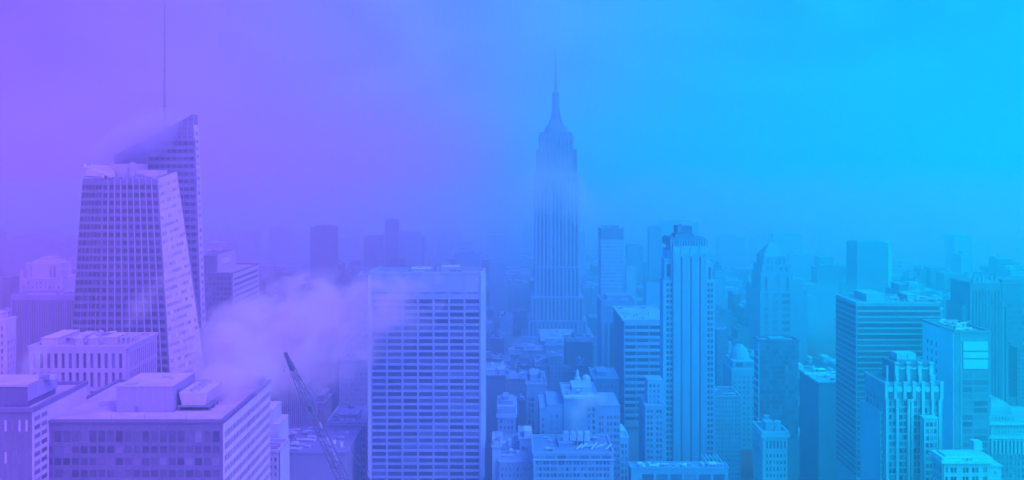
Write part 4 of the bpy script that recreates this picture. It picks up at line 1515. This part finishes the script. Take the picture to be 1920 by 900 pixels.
b = Block('dim_window_block', 'dim blue block with rows of small square windows, behind the stepped terraces', 'building', 1113, 1160, 712, 700, D=40, tone=.62, u=.59)
b.windows('front', spans(6, .45, .08, .05), 722, 10.5, 6, 800, proud=.35)
b.roof(.7, 1.0)
b.on_roof('penthouse', .2, .6, .3, .8, 3, .6)
b.done(.42)

b = Block('blank_dark_block', 'dark windowless wall of a block beside the white gridded slab', 'building', 906, 948, 706, 700, D=50, tone=.46, u=.485)
b.roof(.8, 1.0)
b.plant_room(7, 105, hmax=3, tone=.9)
b.on_roof('penthouse', .7, .97, .1, .4, 4, .85)
b.done()

b = Block('dark_canyon_block', 'dark blank slab in the middle distance below the masted skyscraper', 'building', 1062, 1112, 643, 950, D=40, tone=.34, u=.57)
b.roof(.5, 1.0)
b.tank(.3, .3, 3, 5, 4, .5)
b.plant_room(6, 107)
b.done()

b = Block('broad_flat_roof_block', 'low block with a bright flat roof at the foot of the masted skyscraper', 'building', 1014, 1082, 641, 1130, D=90, tone=.56, u=.545)
b.roof(1.0, 1.0)
b.plant_room(5, 109)
b.done()

# ------------------------------------------------------------------ behind and beside the crane
b = Block('stepped_pale_block', 'pale block with blank stepped right wall, tucked behind the steaming flat-roofed block', 'building', 470, 523, 848, 380, xfar=540, tone=.86, u=.27)
b.windows('front', [(.1, .16), (.24, .30), (.38, .44), (.52, .58), (.67, .75), (.84, .92)], 858, 14, 7, 960, proud=.3)
MB().box(b.x1 + .35, b.x1 + .7, b.y0, b.y1, 0, b.z).build('side_wall', wall_mat(.28, 1.0), b.root)
b.roof(.85, 1.2)
m = MB().box(WX(500, 398), WX(524, 398), 398, 414, 0, WZ(795, 398))
m.box(WX(490, 400), WX(511, 398), 398.5, 413, WZ(795, 398) + .003, WZ(768, 398))
uo = m.build('rear_tier', wall_mat(.28, .95), b.root)
b.plant_room(5, 113, hmax=2)
b.done(.4)

b = Block('ribbed_tower', 'dim tower with upright pale ribs, seen through steam behind the crane', 'office tower', 527, 577, 722, 620, D=30, tone=.66, u=.29)
b.windows('front', spans(13, .55, .02, .02), 728, 300, 88, 818, proud=.7)
b.roof(.7)
b.plant_room(4, 115)
b.done(.46, 0, name='window_strip')
b = Block('podium_block', 'low podium roof with pale clutter, below the ribbed tower behind the crane', 'building', 520, 596, 818, 600, D=18, tone=.62, u=.29)
b.roof(.95, 1.2)
b.plant_room(8, 117, hmax=2.5, tone=.9)
b.done()
b = Block('low_yard_block', 'low wide roof with scattered pale huts, at the bottom beside the crane', 'building', 530, 650, 850, 545, D=50, tone=.60, u=.31)
b.roof(.70, 1.0)
b.plant_room(22, 119, hmax=3, tone=.95)
b.done()
b = Block('slender_pale_slab', 'thin pale upright slab rising out of the steam behind the crane', 'tower', 577, 590, 560, 760, D=30, tone=.92, u=.31)
b.roof(.9)
b.done()
b = Block('shadowed_slab', 'dim blank slab between two thin pale slabs behind the crane', 'tower', 590.5, 622, 600, 780, D=30, tone=.56, u=.32)
b.windows('front', spans(5, .6, .05, .05), 610, 12, 7, 800, proud=.2)
b.roof(.6)
b.done(.46)
b = Block('slender_grey_slab', 'thin pale slab with diagonal streaks, second behind the crane', 'tower', 622.5, 635, 640, 740, D=30, tone=.88, u=.33)
b.roof(.9)
b.done()
b = Block('misty_block', 'misty block with close rows of windows, left of the white gridded slab', 'office block', 636, 690, 678, 720, D=40, tone=.76, u=.345)
b.windows('front', spans(11, .5, .04, .04), 690, 9.5, 5.2, 800, proud=.4)
b.roof(.8)
b.plant_room(5, 121)
b.done(.5)
b = Block('old_corniced_block', 'old masonry block with heavy cornice and three pale attic panels, left of white slab', 'building', 614, 690, 793, 615, D=40, tone=.74, u=.34)
b.windows('front', [(.06, .11), (.13, .18), (.32, .37), (.42, .47), (.52, .57), (.66, .71), (.80, .85), (.88, .93)], 806, 13, 8, 940, proud=.4)
MB().box(b.x0 - 1.5, b.x1 + 1.5, b.y0 - 1.6, b.y0 - .42, WZ(800, 615), WZ(796, 615)).build('cornice', wall_mat(.34, .62), b.root)
b.on_roof('penthouse', .28, .72, .08, .5, 4.5, .6)
for k in range(3):
    a = 637 + 10.5 * k
    MB().box(WX(a, 618), WX(a + 8.5, 618), 617.5, 617.9, WZ(790, 618), WZ(784, 618)).build('attic_panel', wall_mat(.34, 1.0), b.root)
b.roof(.6, 1.2)
b.tank(.45, .5, 2.2, 4, 3, .45)
b.plant_room(9, 123, hmax=3.5, tone=.5)
b.done(.42, .1)

# ------------------------------------------------------------------ far towers fading into the fog
FAR = [
    ('hazy_slab_tower', 'blocky dark tower fading into fog above the steam plume', 582, 627, 428, 1500, .42, .31),
    ('hazy_office_tower', 'squat faint tower in fog, nearer of a pair above the steam', 682, 716, 446, 1750, .45, .36),
    ('hazy_needle_tower', 'narrow faint tower rising highest in the fog left of the white gridded slab', 722, 746, 414, 1800, .45, .385),
    ('hazy_thin_tower', 'very faint thin tower in fog above the left part of the white gridded slab', 767, 785, 442, 2100, .5, .41),
    ('hazy_left_tower', 'very faint tower in the fog beyond the stepped stone tower', 58, 100, 432, 2000, .55, .04),
    ('hazy_low_tower', 'faint flat-topped tower just above the roof of the white gridded slab', 853, 900, 476, 1500, .72, .455),
    ('hazy_slim_tower', 'faint slim tower close against the right side of the masted skyscraper', 1086, 1099, 470, 1650, .8, .57),
    ('hazy_pale_tower', 'pale faint tower beside the slim gridded tower', 1175, 1193, 505, 1400, .9, .615),
    ('hazy_grey_tower', 'grey faint tower with fog over its top, behind the pale faint one', 1176, 1206, 462, 1700, .55, .62),
    ('hazy_dark_tower', 'dim tall tower in fog just left of the small crown of the three-striped tower', 1217, 1241, 428, 1550, .5, .64),
    ('hazy_broad_tower', 'broad faint tower fading out behind the crown of the three-striped tower', 1243, 1310, 418, 1950, .55, .665),
    ('hazy_square_tower', 'faint square tower between the pyramid-topped tower and the chamfered slab', 1532, 1573, 502, 1550, .45, .81),
    ('hazy_right_tower', 'faint tower in fog with a pale cap, right of the chamfered slab', 1738, 1781, 508, 1700, .5, .915),
    ('hazy_gridded_block', 'pale faint block with a window grid, left of the spiked tower', 1779, 1806, 556, 1150, .86, .935),
    ('hazy_cube_block', 'pale faint block low in the fog left of the pyramid-topped tower', 1345, 1392, 545, 1500, .75, .71),
    ('hazy_wide_block', 'wide faint block in the fog right of the pyramid-topped tower', 1500, 1531, 560, 1350, .7, .79),
]
for (nm, lb, x0, x1, yt, Y, tn, uu) in FAR:
    b = Block(nm, lb, 'tower', x0, x1, yt, Y, D=(x1 - x0) / FPX * Y * .8, u=uu, mat=pattern_mat(uu, tn, tn * .62, 4.4, 4.2, .55, .5))
    b.on_roof('penthouse', .2, .8, .2, .8, 3.5, tn)
    b.roof(tn, 1.2)
    b.done()

# ------------------------------------------------------------------ crane
root = thing('lattice_crane', 'lattice boom of a luffing crane slanting up past the steam', 'crane', (WX(700, 300), 300, 0))
tip, foot = wp(535, 662, 420), wp(693, 1010, 318)
ax = (foot - tip).normalized()
side_v = ax.cross(Vector((0, 1, 0))).normalized()
dep_v = ax.cross(side_v).normalized()
bm_, L = MB(), (foot - tip).length
nseg = 24


def boom_pt(f, i):
    c = tip.lerp(foot, f)
    w = 0.5 + 1.15 * min(1, f * 3.5)
    sgn = ((-1, -1), (1, -1), (1, 1), (-1, 1))[i]
    return c + side_v * (sgn[0] * w) + dep_v * (sgn[1] * w * .9)


for k in range(nseg):
    f0, f1 = k / nseg, (k + 1) / nseg
    for i in range(4):
        bm_.bar(boom_pt(f0, i), boom_pt(f1, i), .21)
        j = (i + 1) % 4
        a, c = (i, j) if k % 2 else (j, i)
        bm_.bar(boom_pt(f0, a), boom_pt(f1, c), .12)
        if k % 4 == 0:
            bm_.bar(boom_pt(f0, i), boom_pt(f0, j), .2)
bm_.build('boom', metal_mat(.29, .24), root)
hd = MB()
c = tip.lerp(foot, .06)
for (f, w) in ((.0, .45), (.03, .6), (.06, .85), (.085, .85)):
    c = tip.lerp(foot, f)
    d1 = tip.lerp(foot, f + .03)
    hd.hexa([p + side_v * (sx * w) + dep_v * (sy * w * .8) for p in (c, d1) for sy in (-1, 1) for sx in (-1, 1)])
hd.build('boom_head', metal_mat(.28, .16), root)
pl = MB()
for i, s_ in enumerate((-.9, .9)):
    a = tip.lerp(foot, .05) + dep_v * -1.2 + side_v * s_
    m_ = tip.lerp(foot, .36) + dep_v * -2.6 + side_v * s_ + Vector((2.6, 0, 2.0))
    e_ = tip.lerp(foot, 1.0) + dep_v * -8 + side_v * s_ + Vector((8, 0, 6))
    pl.bar(a, m_, .07)
    pl.bar(m_, e_, .07)
pl.build('pendant_lines', metal_mat(.29, .34), root)
hk = MB().bar(tip + Vector((-.6, 0, 0)), tip + Vector((-.6, 0, -8)), .06)
hk.cyl(tip.x - .6, tip.y, .35, .35, tip.z - 9, tip.z - 8, 8)
h2 = tip.lerp(foot, .12)
hk.bar(h2 + Vector((-1.6, 0, 0)), h2 + Vector((-1.6, 0, -18)), .06)
hk.cyl(h2.x - 1.6, h2.y, .4, .4, h2.z - 19, h2.z - 18, 8)
hk.build('hoist_line', metal_mat(.28, .32), root)
ts = MB()
for f in (.43, .52, .575, .62):
    c = tip.lerp(foot, f) + side_v * -.2 - dep_v * 1.9
    d1 = tip.lerp(foot, f + .035) + side_v * -.2 - dep_v * 1.9
    ts.hexa([p + side_v * (sx * .45) + dep_v * (sy * .25) for p in (c, d1) for sy in (-1, 1) for sx in (-1, 1)])
ts.build('white_sign', metal_mat(.3, 1.0), root)
bl = MB()
c = tip.lerp(foot, .335) + side_v * -1.2 - dep_v * 2.0
bl.hexa([p + side_v * (sx * .9) + dep_v * (sy * .9) for p in (c, c + ax * 2.2) for sy in (-1, 1) for sx in (-1, 1)])
bl.build('sheave_block', metal_mat(.29, .26), root)
mastb = MB()
for k in range(24):
    z0_, z1_ = foot.z * k / 24, foot.z * (k + 1) / 24
    cs = [(foot.x + a * 1.6, foot.y + c_ * 1.6) for a, c_ in ((-1, -1), (1, -1), (1, 1), (-1, 1))]
    for i in range(4):
        j = (i + 1) % 4
        mastb.bar((*cs[i], z0_), (*cs[i], z1_), .22)
        mastb.bar((*cs[i], z0_), (*cs[j], z1_), .13)
mastb.box(foot.x - 3, foot.x + 3, foot.y - 3, foot.y + 3, foot.z + .01, foot.z + 1.5)
mastb.build('tower_mast', metal_mat(.3, .3), root)

# ------------------------------------------------------------------ the city between: low blocks on the street grid
rnd = random.Random(20)
W4 = 480
sky_y = {}


def horizon_at(Y):
    out = [2000.0] * W4
    for (x0, x1, yt, YY) in SKYLINE:
        if YY <= Y:
            for k in range(max(0, int(x0 / 4)), min(W4, int(x1 / 4) + 1)):
                out[k] = min(out[k], yt)
    return out


PLACES = [(0, 130, 'left of the faceted skyscraper'), (130, 480, 'behind the two-level block'), (480, 580, 'left of blocky foggy tower'),
          (580, 690, 'under the blocky foggy tower'), (690, 910, 'over the white slab'), (910, 985, 'right of the white slab'),
          (985, 1125, 'under the masted skyscraper'), (1125, 1240, 'near the slim gridded tower'), (1240, 1345, 'behind the three-striped tower'),
          (1345, 1425, 'right of three-striped tower'), (1425, 1500, 'near the pyramid-topped tower'), (1500, 1606, 'left of dark striped block'),
          (1606, 1775, 'behind the dark striped block'), (1775, 1921, 'near the spiked tower')]
TOPS = ('bare roof', 'roof hut', 'water tank', 'set-back top', 'cluttered roof')
cands = []
Y = 640.0
while Y < 1720:
    dY = rnd.uniform(38, 52)
    x = -0.62 * Y
    while x < 0.62 * Y:
        w = rnd.uniform(11, 34)
        h = rnd.uniform(22, 62) if rnd.random() < .8 else rnd.uniform(60, 95)
        h *= 1.0 if Y > 900 else .9
        cands.append((Y, x, w, dY * rnd.uniform(.6, .85), h))
        x += w + rnd.choice((0.6, .8, 1.0, 9.0))
    Y += dY + rnd.choice((3, 3, 16))
made = 0
seen_labels = {}
filler = []
clash = [(WX(x0, YY) - 4, WX(x1, YY) + 4, YY - 8, YY + 62) for (x0, x1, yt, YY) in SKYLINE]
CLEAR = [(905, 985, 575, 1500), (975, 1120, 632, 1310), (1120, 1240, 575, 1300), (1345, 1425, 640, 1250), (1425, 1500, 650, 1100), (1500, 1608, 668, 1500), (1760, 1830, 600, 1300)]
for (Y, x, w, dd, h) in cands:
    for (c0, c1, cy0, cY) in CLEAR:
        if Y < cY and 960 + (x + w) / Y * FPX > c0 and 960 + x / Y * FPX < c1:
            h = min(h, EYE - (cy0 + rnd.uniform(0, 26) - HORIZON) / FPX * (Y + dd))
    if h < 9:
        continue
    if any(x < c[1] and x + w > c[0] and Y < c[3] and Y + dd > c[2] for c in clash):
        continue
    px0, px1 = 960 + x / Y * FPX, 960 + (x + w) / Y * FPX
    py = HORIZON + (EYE - h) / (Y + dd) * FPX
    if px1 < 4 or px0 > 1916:
        continue
    sk = horizon_at(Y)
    ks = range(max(0, int(px0 / 4)), min(W4, int(px1 / 4) + 1))
    vis = sum(1 for k in ks if sk[k] > py + 2.5)
    if vis < 2 or py > 897:
        continue
    filler.append((Y, x, w, dd, h, px0, px1, HORIZON + (EYE - h) / Y * FPX, vis * 4 * min(60, max(sk[k] for k in ks) - py)))
    SKYLINE.append((px0, px1, HORIZON + (EYE - h) / Y * FPX, Y))
filler.sort(key=lambda t: -t[8])
keep, rest = filler[:210], filler[210:]
keep.sort()
pend = []
for (Y, x, w, dd, h, px0, px1, py, _v) in keep:
    uu = min(max((px0 + px1) / 3840, .0), 1)
    uu = round(uu * 20) / 20
    tn = rnd.choice((.30, .36, .44, .52, .60, .70))
    top = rnd.randrange(5)
    mid = (px0 + px1) / 2
    place = next((p for a, c, p in PLACES if a <= mid < c), 'at the far edge of the city')
    depth = 'near' if Y < 850 else 'middle-distance' if Y < 1200 else 'far hazy'
    shade = 'dark' if tn < .4 else 'grey' if tn < .58 else 'pale'
    lab = '%s %s block with %s, %s' % (depth, shade, TOPS[top], place)
    seen_labels.setdefault(lab, []).append(px0)
    pend.append((lab, Y, x, w, dd, h, px0, px1, py, uu, tn, top))
ORD = ['first', 'second', 'third', 'fourth', 'fifth', 'sixth', 'seventh', 'eighth', 'ninth', 'tenth', 'eleventh', 'twelfth']
for (lab, Y, x, w, dd, h, px0, px1, py, uu, tn, top) in pend:
    same = sorted(seen_labels[lab])
    if len(same) > 1:
        k = same.index(px0)
        lab = ('leftmost ' if k == 0 else 'rightmost ' if k == len(same) - 1 else ORD[min(k, 11)] + ' from left, ') + lab
    mat = pattern_mat(uu, tn, round(tn * rnd.choice((.45, .55, .65)), 2), rnd.choice((2.6, 3.4)), rnd.choice((3.6, 4.2)), .5, .5) if rnd.random() < .75 else None
    b = Block('city_block', lab, 'building', px0, px1, py, Y, D=dd, tone=tn, u=uu, mat=mat, group='low city blocks between the towers')
    rt = rnd.choice((.34, .48, .62, .8))
    if Y < 1300:
        b.roof(rt, rnd.uniform(.6, 1.4))
    else:
        MB().box(b.x0 + .3, b.x1 - .3, b.y0 + .3, b.y1 - .3, b.z - .1, b.z + .3).build('roof', roof_mat(uu, rt), b.root)
    s1 = int(x * 7 + Y)
    if top == 1:
        b.on_roof('roof_hut', .2, rnd.uniform(.4, .6), .3, .7, rnd.uniform(3, 6), rnd.choice((.5, .8, .95)))
    elif top == 2:
        b.tank(rnd.uniform(.3, .7), rnd.uniform(.2, .6), rnd.uniform(1.8, 2.6), 4.5, 4, rnd.choice((.4, .55)))
        b.on_roof('roof_hut', .05, .25, .5, .9, 3, tn)
    elif top == 3:
        b.on_roof('top_floor', .12, .88, .2, .9, rnd.uniform(4, 9), tn)
        b.on_roof('roof_hut', .3, .5, .3, .6, rnd.uniform(11, 13), tn * .9, cap=False)
    elif top == 4:
        b.plant_room(9 if Y < 1000 else 6, s1, hmax=4, tone=.8)
    if top != 4 and Y < 1150:
        b.plant_room(4, s1 + 1, hmax=2.5, tone=.85)
    b.done()
# beyond them the roofs run together in the fog: one mass
far_mb = MB()
for (Y, x, w, dd, h, px0, px1, py, _v) in rest:
    far_mb.box(x, x + w, Y, Y + dd, 0, h, min(7, max(0, int((px0 + px1) / 480))))
Y = 1740.0
while Y < 3600:
    dY = rnd.uniform(45, 70)
    x = -0.62 * Y
    while x < 0.62 * Y:
        w = rnd.uniform(25, 70)
        h = rnd.uniform(18, 55) if rnd.random() < .86 else rnd.uniform(60, 125)
        if not any(x < c[1] and x + w > c[0] and Y < c[3] and Y + dY > c[2] for c in clash):
            far_mb.box(x, x + w, Y, Y + dY * .8, 0, h, min(7, max(0, int((x / Y * FPX + 960) / 240))))
            if rnd.random() < .5:
                far_mb.box(x + w * .2, x + w * .6, Y + 8, Y + dY * .6, h + .01, h + rnd.uniform(3, 8), min(7, max(0, int((x / Y * FPX + 960) / 240))))
        x += w + rnd.choice((1, 1, 14))
    Y += dY
o = far_mb.build('distant_rooftops', [pattern_mat((k + .5) / 8, .6, .4, 4.4, 4.2, .55, .5) for k in range(8)])
o['kind'] = 'stuff'
o['label'] = 'crowded faint rooftops of the far city dissolving into fog'

# ------------------------------------------------------------------ steam and scraps of cloud (local volumes inside the haze)


def plume(name, label, pts, dens, colour, seed=0.0, noise=1.1, nscale=0.07, g=0.35, squash=1.0, cat='steam', thin=0.0, streak=1.0):
    """pts: (x, y, z, radius) along the drift. Density falls off round that line and is torn by noise."""
    P = [Vector(p[:3]) for p in pts]
    a, e = P[0], P[-1]
    xa = (e - a).normalized()
    ya = Vector((0, 0, 1)).cross(xa)
    if ya.length < 1e-3:
        ya = Vector((0, 1, 0))
    ya.normalize()
    za = xa.cross(ya).normalized()
    M = Matrix((xa, ya, za)).transposed().to_4x4()
    M.translation = a
    Mi = M.inverted()
    L = [Mi @ p for p in P]
    rads = [p[3] for p in pts]
    x0, x1 = L[0].x - rads[0] * .6, L[-1].x + rads[-1] * .6
    S = 4 * max(max(abs(p.y), abs(p.z)) for p in L) + 4 * max(rads)
    n_st = max(len(pts), 2)
    # envelope: a closed lumpy tube
    NS, NR = 26, 16
    rnd = random.Random(int(seed * 100) + 5)

    def interp(x):
        for i in range(len(L) - 1):
            if x <= L[i + 1].x or i == len(L) - 2:
                k = (x - L[i].x) / max(1e-6, (L[i + 1].x - L[i].x))
                k = min(max(k, 0), 1)
                return (L[i].y + (L[i + 1].y - L[i].y) * k, L[i].z + (L[i + 1].z - L[i].z) * k, rads[i] + (rads[i + 1] - rads[i]) * k)
    vs_, fs = [], []
    for i in range(NS + 1):
        x = x0 + (x1 - x0) * i / NS
        cy_, cz_, r = interp(x)
        endk = min(1.0, max(0.02, math.sqrt(max(0.0, 1 - (2 * i / NS - 1) ** 6))))
        for k in range(NR):
            an = 2 * math.pi * k / NR
            rr = r * endk * rnd.uniform(.94, 1.06) * 1.05
            vs_.append((x, cy_ + rr * math.cos(an), cz_ + rr * math.sin(an) * squash))
    for i in range(NS):
        for k in range(NR):
            k2 = (k + 1) % NR
            fs.append((i * NR + k, i * NR + k2, (i + 1) * NR + k2, (i + 1) * NR + k))
    fs.append(tuple(range(NR - 1, -1, -1)))
    fs.append(tuple(range(NS * NR, NS * NR + NR)))
    me = bpy.data.meshes.new(name)
    me.from_pydata(vs_, [], fs)
    o = bpy.data.objects.new(name, me)
    COL.objects.link(o)
    o.matrix_world = M
    o['label'] = label
    o['category'] = cat
    m = bpy.data.materials.new(name)
    m.use_nodes = True
    t = m.node_tree
    t.nodes.clear()
    out = t.nodes.new('ShaderNodeOutputMaterial')
    v = t.nodes.new('ShaderNodeVolumePrincipled')
    v.inputs['Color'].default_value = (*colour, 1)
    v.inputs['Anisotropy'].default_value = g
    tco = t.nodes.new('ShaderNodeTexCoord')
    sp = t.nodes.new('ShaderNodeSeparateXYZ')
    t.links.new(tco.outputs['Object'], sp.inputs[0])
    ft = math_node(t, 'MULTIPLY_ADD', sp.outputs[0], 1.0 / (x1 - x0), -x0 / (x1 - x0), clamp=True)
    stops = [((p.x - x0) / (x1 - x0), (p.y / S + .5, p.z / S + .5, r / S)) for p, r in zip(L, rads)]
    rp = ramp(t, stops, 'EASE' if len(stops) > 2 else 'LINEAR')
    t.links.new(ft, rp.inputs[0])
    sc = t.nodes.new('ShaderNodeSeparateColor')
    t.links.new(rp.outputs[0], sc.inputs[0])
    cy_ = math_node(t, 'MULTIPLY_ADD', sc.outputs[0], S, -S / 2)
    cz_ = math_node(t, 'MULTIPLY_ADD', sc.outputs[1], S, -S / 2)
    r_ = math_node(t, 'MULTIPLY', sc.outputs[2], S)
    dy = math_node(t, 'SUBTRACT', sp.outputs[1], cy_)
    dz = math_node(t, 'DIVIDE', math_node(t, 'SUBTRACT', sp.outputs[2], cz_), squash)
    dist = math_node(t, 'SQRT', math_node(t, 'ADD', math_node(t, 'MULTIPLY', dy, dy), math_node(t, 'MULTIPLY', dz, dz)))
    dn = math_node(t, 'DIVIDE', dist, r_)
    # ends fade too
    e0 = math_node(t, 'ABSOLUTE', math_node(t, 'MULTIPLY_ADD', ft, 2.0, -1.0))
    e1 = math_node(t, 'POWER', e0, 7.0)
    mpn = N(t, 'ShaderNodeMapping')
    mpn.inputs['Location'].default_value = (seed * 13.1, seed * 7.7, seed * 3.3)
    t.links.new(tco.outputs['Object'], mpn.inputs[0])
    mpn.inputs['Scale'].default_value = (streak, 1.0, 1.0)
    nz = N(t, 'ShaderNodeTexNoise', Scale=nscale, Detail=4.0, Roughness=0.6, Distortion=0.5)
    t.links.new(mpn.outputs[0], nz.inputs['Vector'])
    base = math_node(t, 'SUBTRACT', math_node(t, 'SUBTRACT', 0.92, dn), e1)
    nn = math_node(t, 'MULTIPLY_ADD', nz.outputs['Fac'], noise * 2, -noise)
    dd = math_node(t, 'ADD', base, nn)
    inside = math_node(t, 'MULTIPLY_ADD', dn, -5.0, 5.0, clamp=True)
    dd = math_node(t, 'MULTIPLY', math_node(t, 'MAXIMUM', dd, 0.0), dens)
    dd = math_node(t, 'MULTIPLY', dd, inside)
    if thin:
        dd = math_node(t, 'MULTIPLY', dd, math_node(t, 'MULTIPLY_ADD', ft, -thin, 1.0))
    t.links.new(dd, v.inputs['Density'])
    t.links.new(v.outputs[0], out.inputs['Volume'])
    m.cycles.volume_step_rate = 0.5
    me.materials.append(m)
    return o


def wpt(px, py, Y, rpx):
    p = wp(px, py, Y)
    return (p.x, p.y, p.z, rpx / FPX * Y)


plume('steam_plume', 'big pale steam plume drifting right from the cooling tower across to the white gridded slab',
      [wpt(330, 800, 318, 44), wpt(378, 750, 330, 58), wpt(412, 712, 360, 78), wpt(455, 668, 415, 112), wpt(540, 634, 478, 128), wpt(640, 604, 512, 112), wpt(730, 566, 528, 88), wpt(810, 536, 540, 60)],
      .13, (.88, .57, 1.0), 1.0, 2.6, .065, thin=.72, streak=.6)
plume('steam_puff', 'dense steam gushing out of the cooling tower on the dark flat-roofed block',
      [wpt(362, 790, 317, 18), wpt(382, 764, 319, 30), wpt(405, 746, 323, 38), wpt(445, 724, 333, 46), wpt(500, 690, 352, 44)],
      .20, (.88, .57, 1.0), 12.6, .9, .13)
plume('steam_wisp', 'small steam wisp rising past the front of the faceted skyscraper', [wpt(232, 622, 475, 12), wpt(250, 590, 485, 26), wpt(275, 555, 500, 34), wpt(305, 520, 515, 28)],
      .05, (.92, .57, 1.0), 2.3, .9, .07)
plume('steam_wisp', 'steam wisp at left, between dark corner block and white pier block', [wpt(52, 712, 345, 16), wpt(58, 685, 355, 30), wpt(72, 655, 370, 26)], .08, (.92, .57, 1.0), 3.1, .8, .09)
plume('steam_wisp', 'white steam wisp over the stepped masonry terraces at bottom centre', [wpt(1072, 812, 565, 14), wpt(1080, 780, 568, 26), wpt(1095, 755, 572, 26), wpt(1130, 742, 578, 18)],
      .10, (.5, .85, 1.0), 4.2, .8, .08)
plume('cloud_scrap', 'scrap of low cloud hiding the left of the glass skyscraper crown',
      [wpt(165, 304, 622, 24), wpt(205, 288, 624, 40), wpt(250, 266, 626, 50), wpt(292, 244, 627, 50), wpt(325, 222, 628, 34)],
      .12, (.72, .47, 1.0), 5.5, 1.0, .05, cat='cloud')
plume('cloud_scrap', 'scrap of cloud drifting across the upper shaft of the masted skyscraper', [wpt(960, 390, 1180, 50), wpt(1010, 335, 1180, 84), wpt(1050, 345, 1180, 78), wpt(1120, 400, 1190, 44)],
      .023, (.46, .70, 1.0), 6.1, .9, .02, cat='cloud')
plume('steam_wisp', 'thin veil of steam trailing over the left bays of the white gridded slab',
      [wpt(600, 640, 500, 40), wpt(680, 625, 525, 70), wpt(740, 610, 540, 66), wpt(800, 600, 548, 40)], .022, (.80, .58, 1.0), 7.3, 1.3, .06)
plume('steam_wisp', 'dim veil of steam hanging between the crane and the pale slabs behind it',
      [wpt(530, 720, 500, 40), wpt(590, 680, 540, 70), wpt(650, 660, 560, 70), wpt(690, 640, 575, 40)], .016, (.88, .58, 1.0), 8.8, 1.2, .05)
plume('fog_scrap', 'bright low fog hanging left of the large dark striped block',
      [wpt(1470, 640, 1190, 50), wpt(1520, 610, 1190, 90), wpt(1560, 590, 1190, 100), wpt(1640, 560, 1190, 60)], .018, (.0, .9, 1.0), 9.4, .9, .02, cat='fog')
plume('fog_bank', 'broad uneven bank of low fog swallowing the farthest towers along the whole skyline',
      [(-1900, 2300, 70, 560), (-900, 2250, 80, 640), (0, 2350, 70, 640), (900, 2250, 90, 660), (1900, 2300, 70, 560)], .007, (.45, .74, 1.0), 11.2, .7, .0035, g=.5, squash=.33, cat='fog')
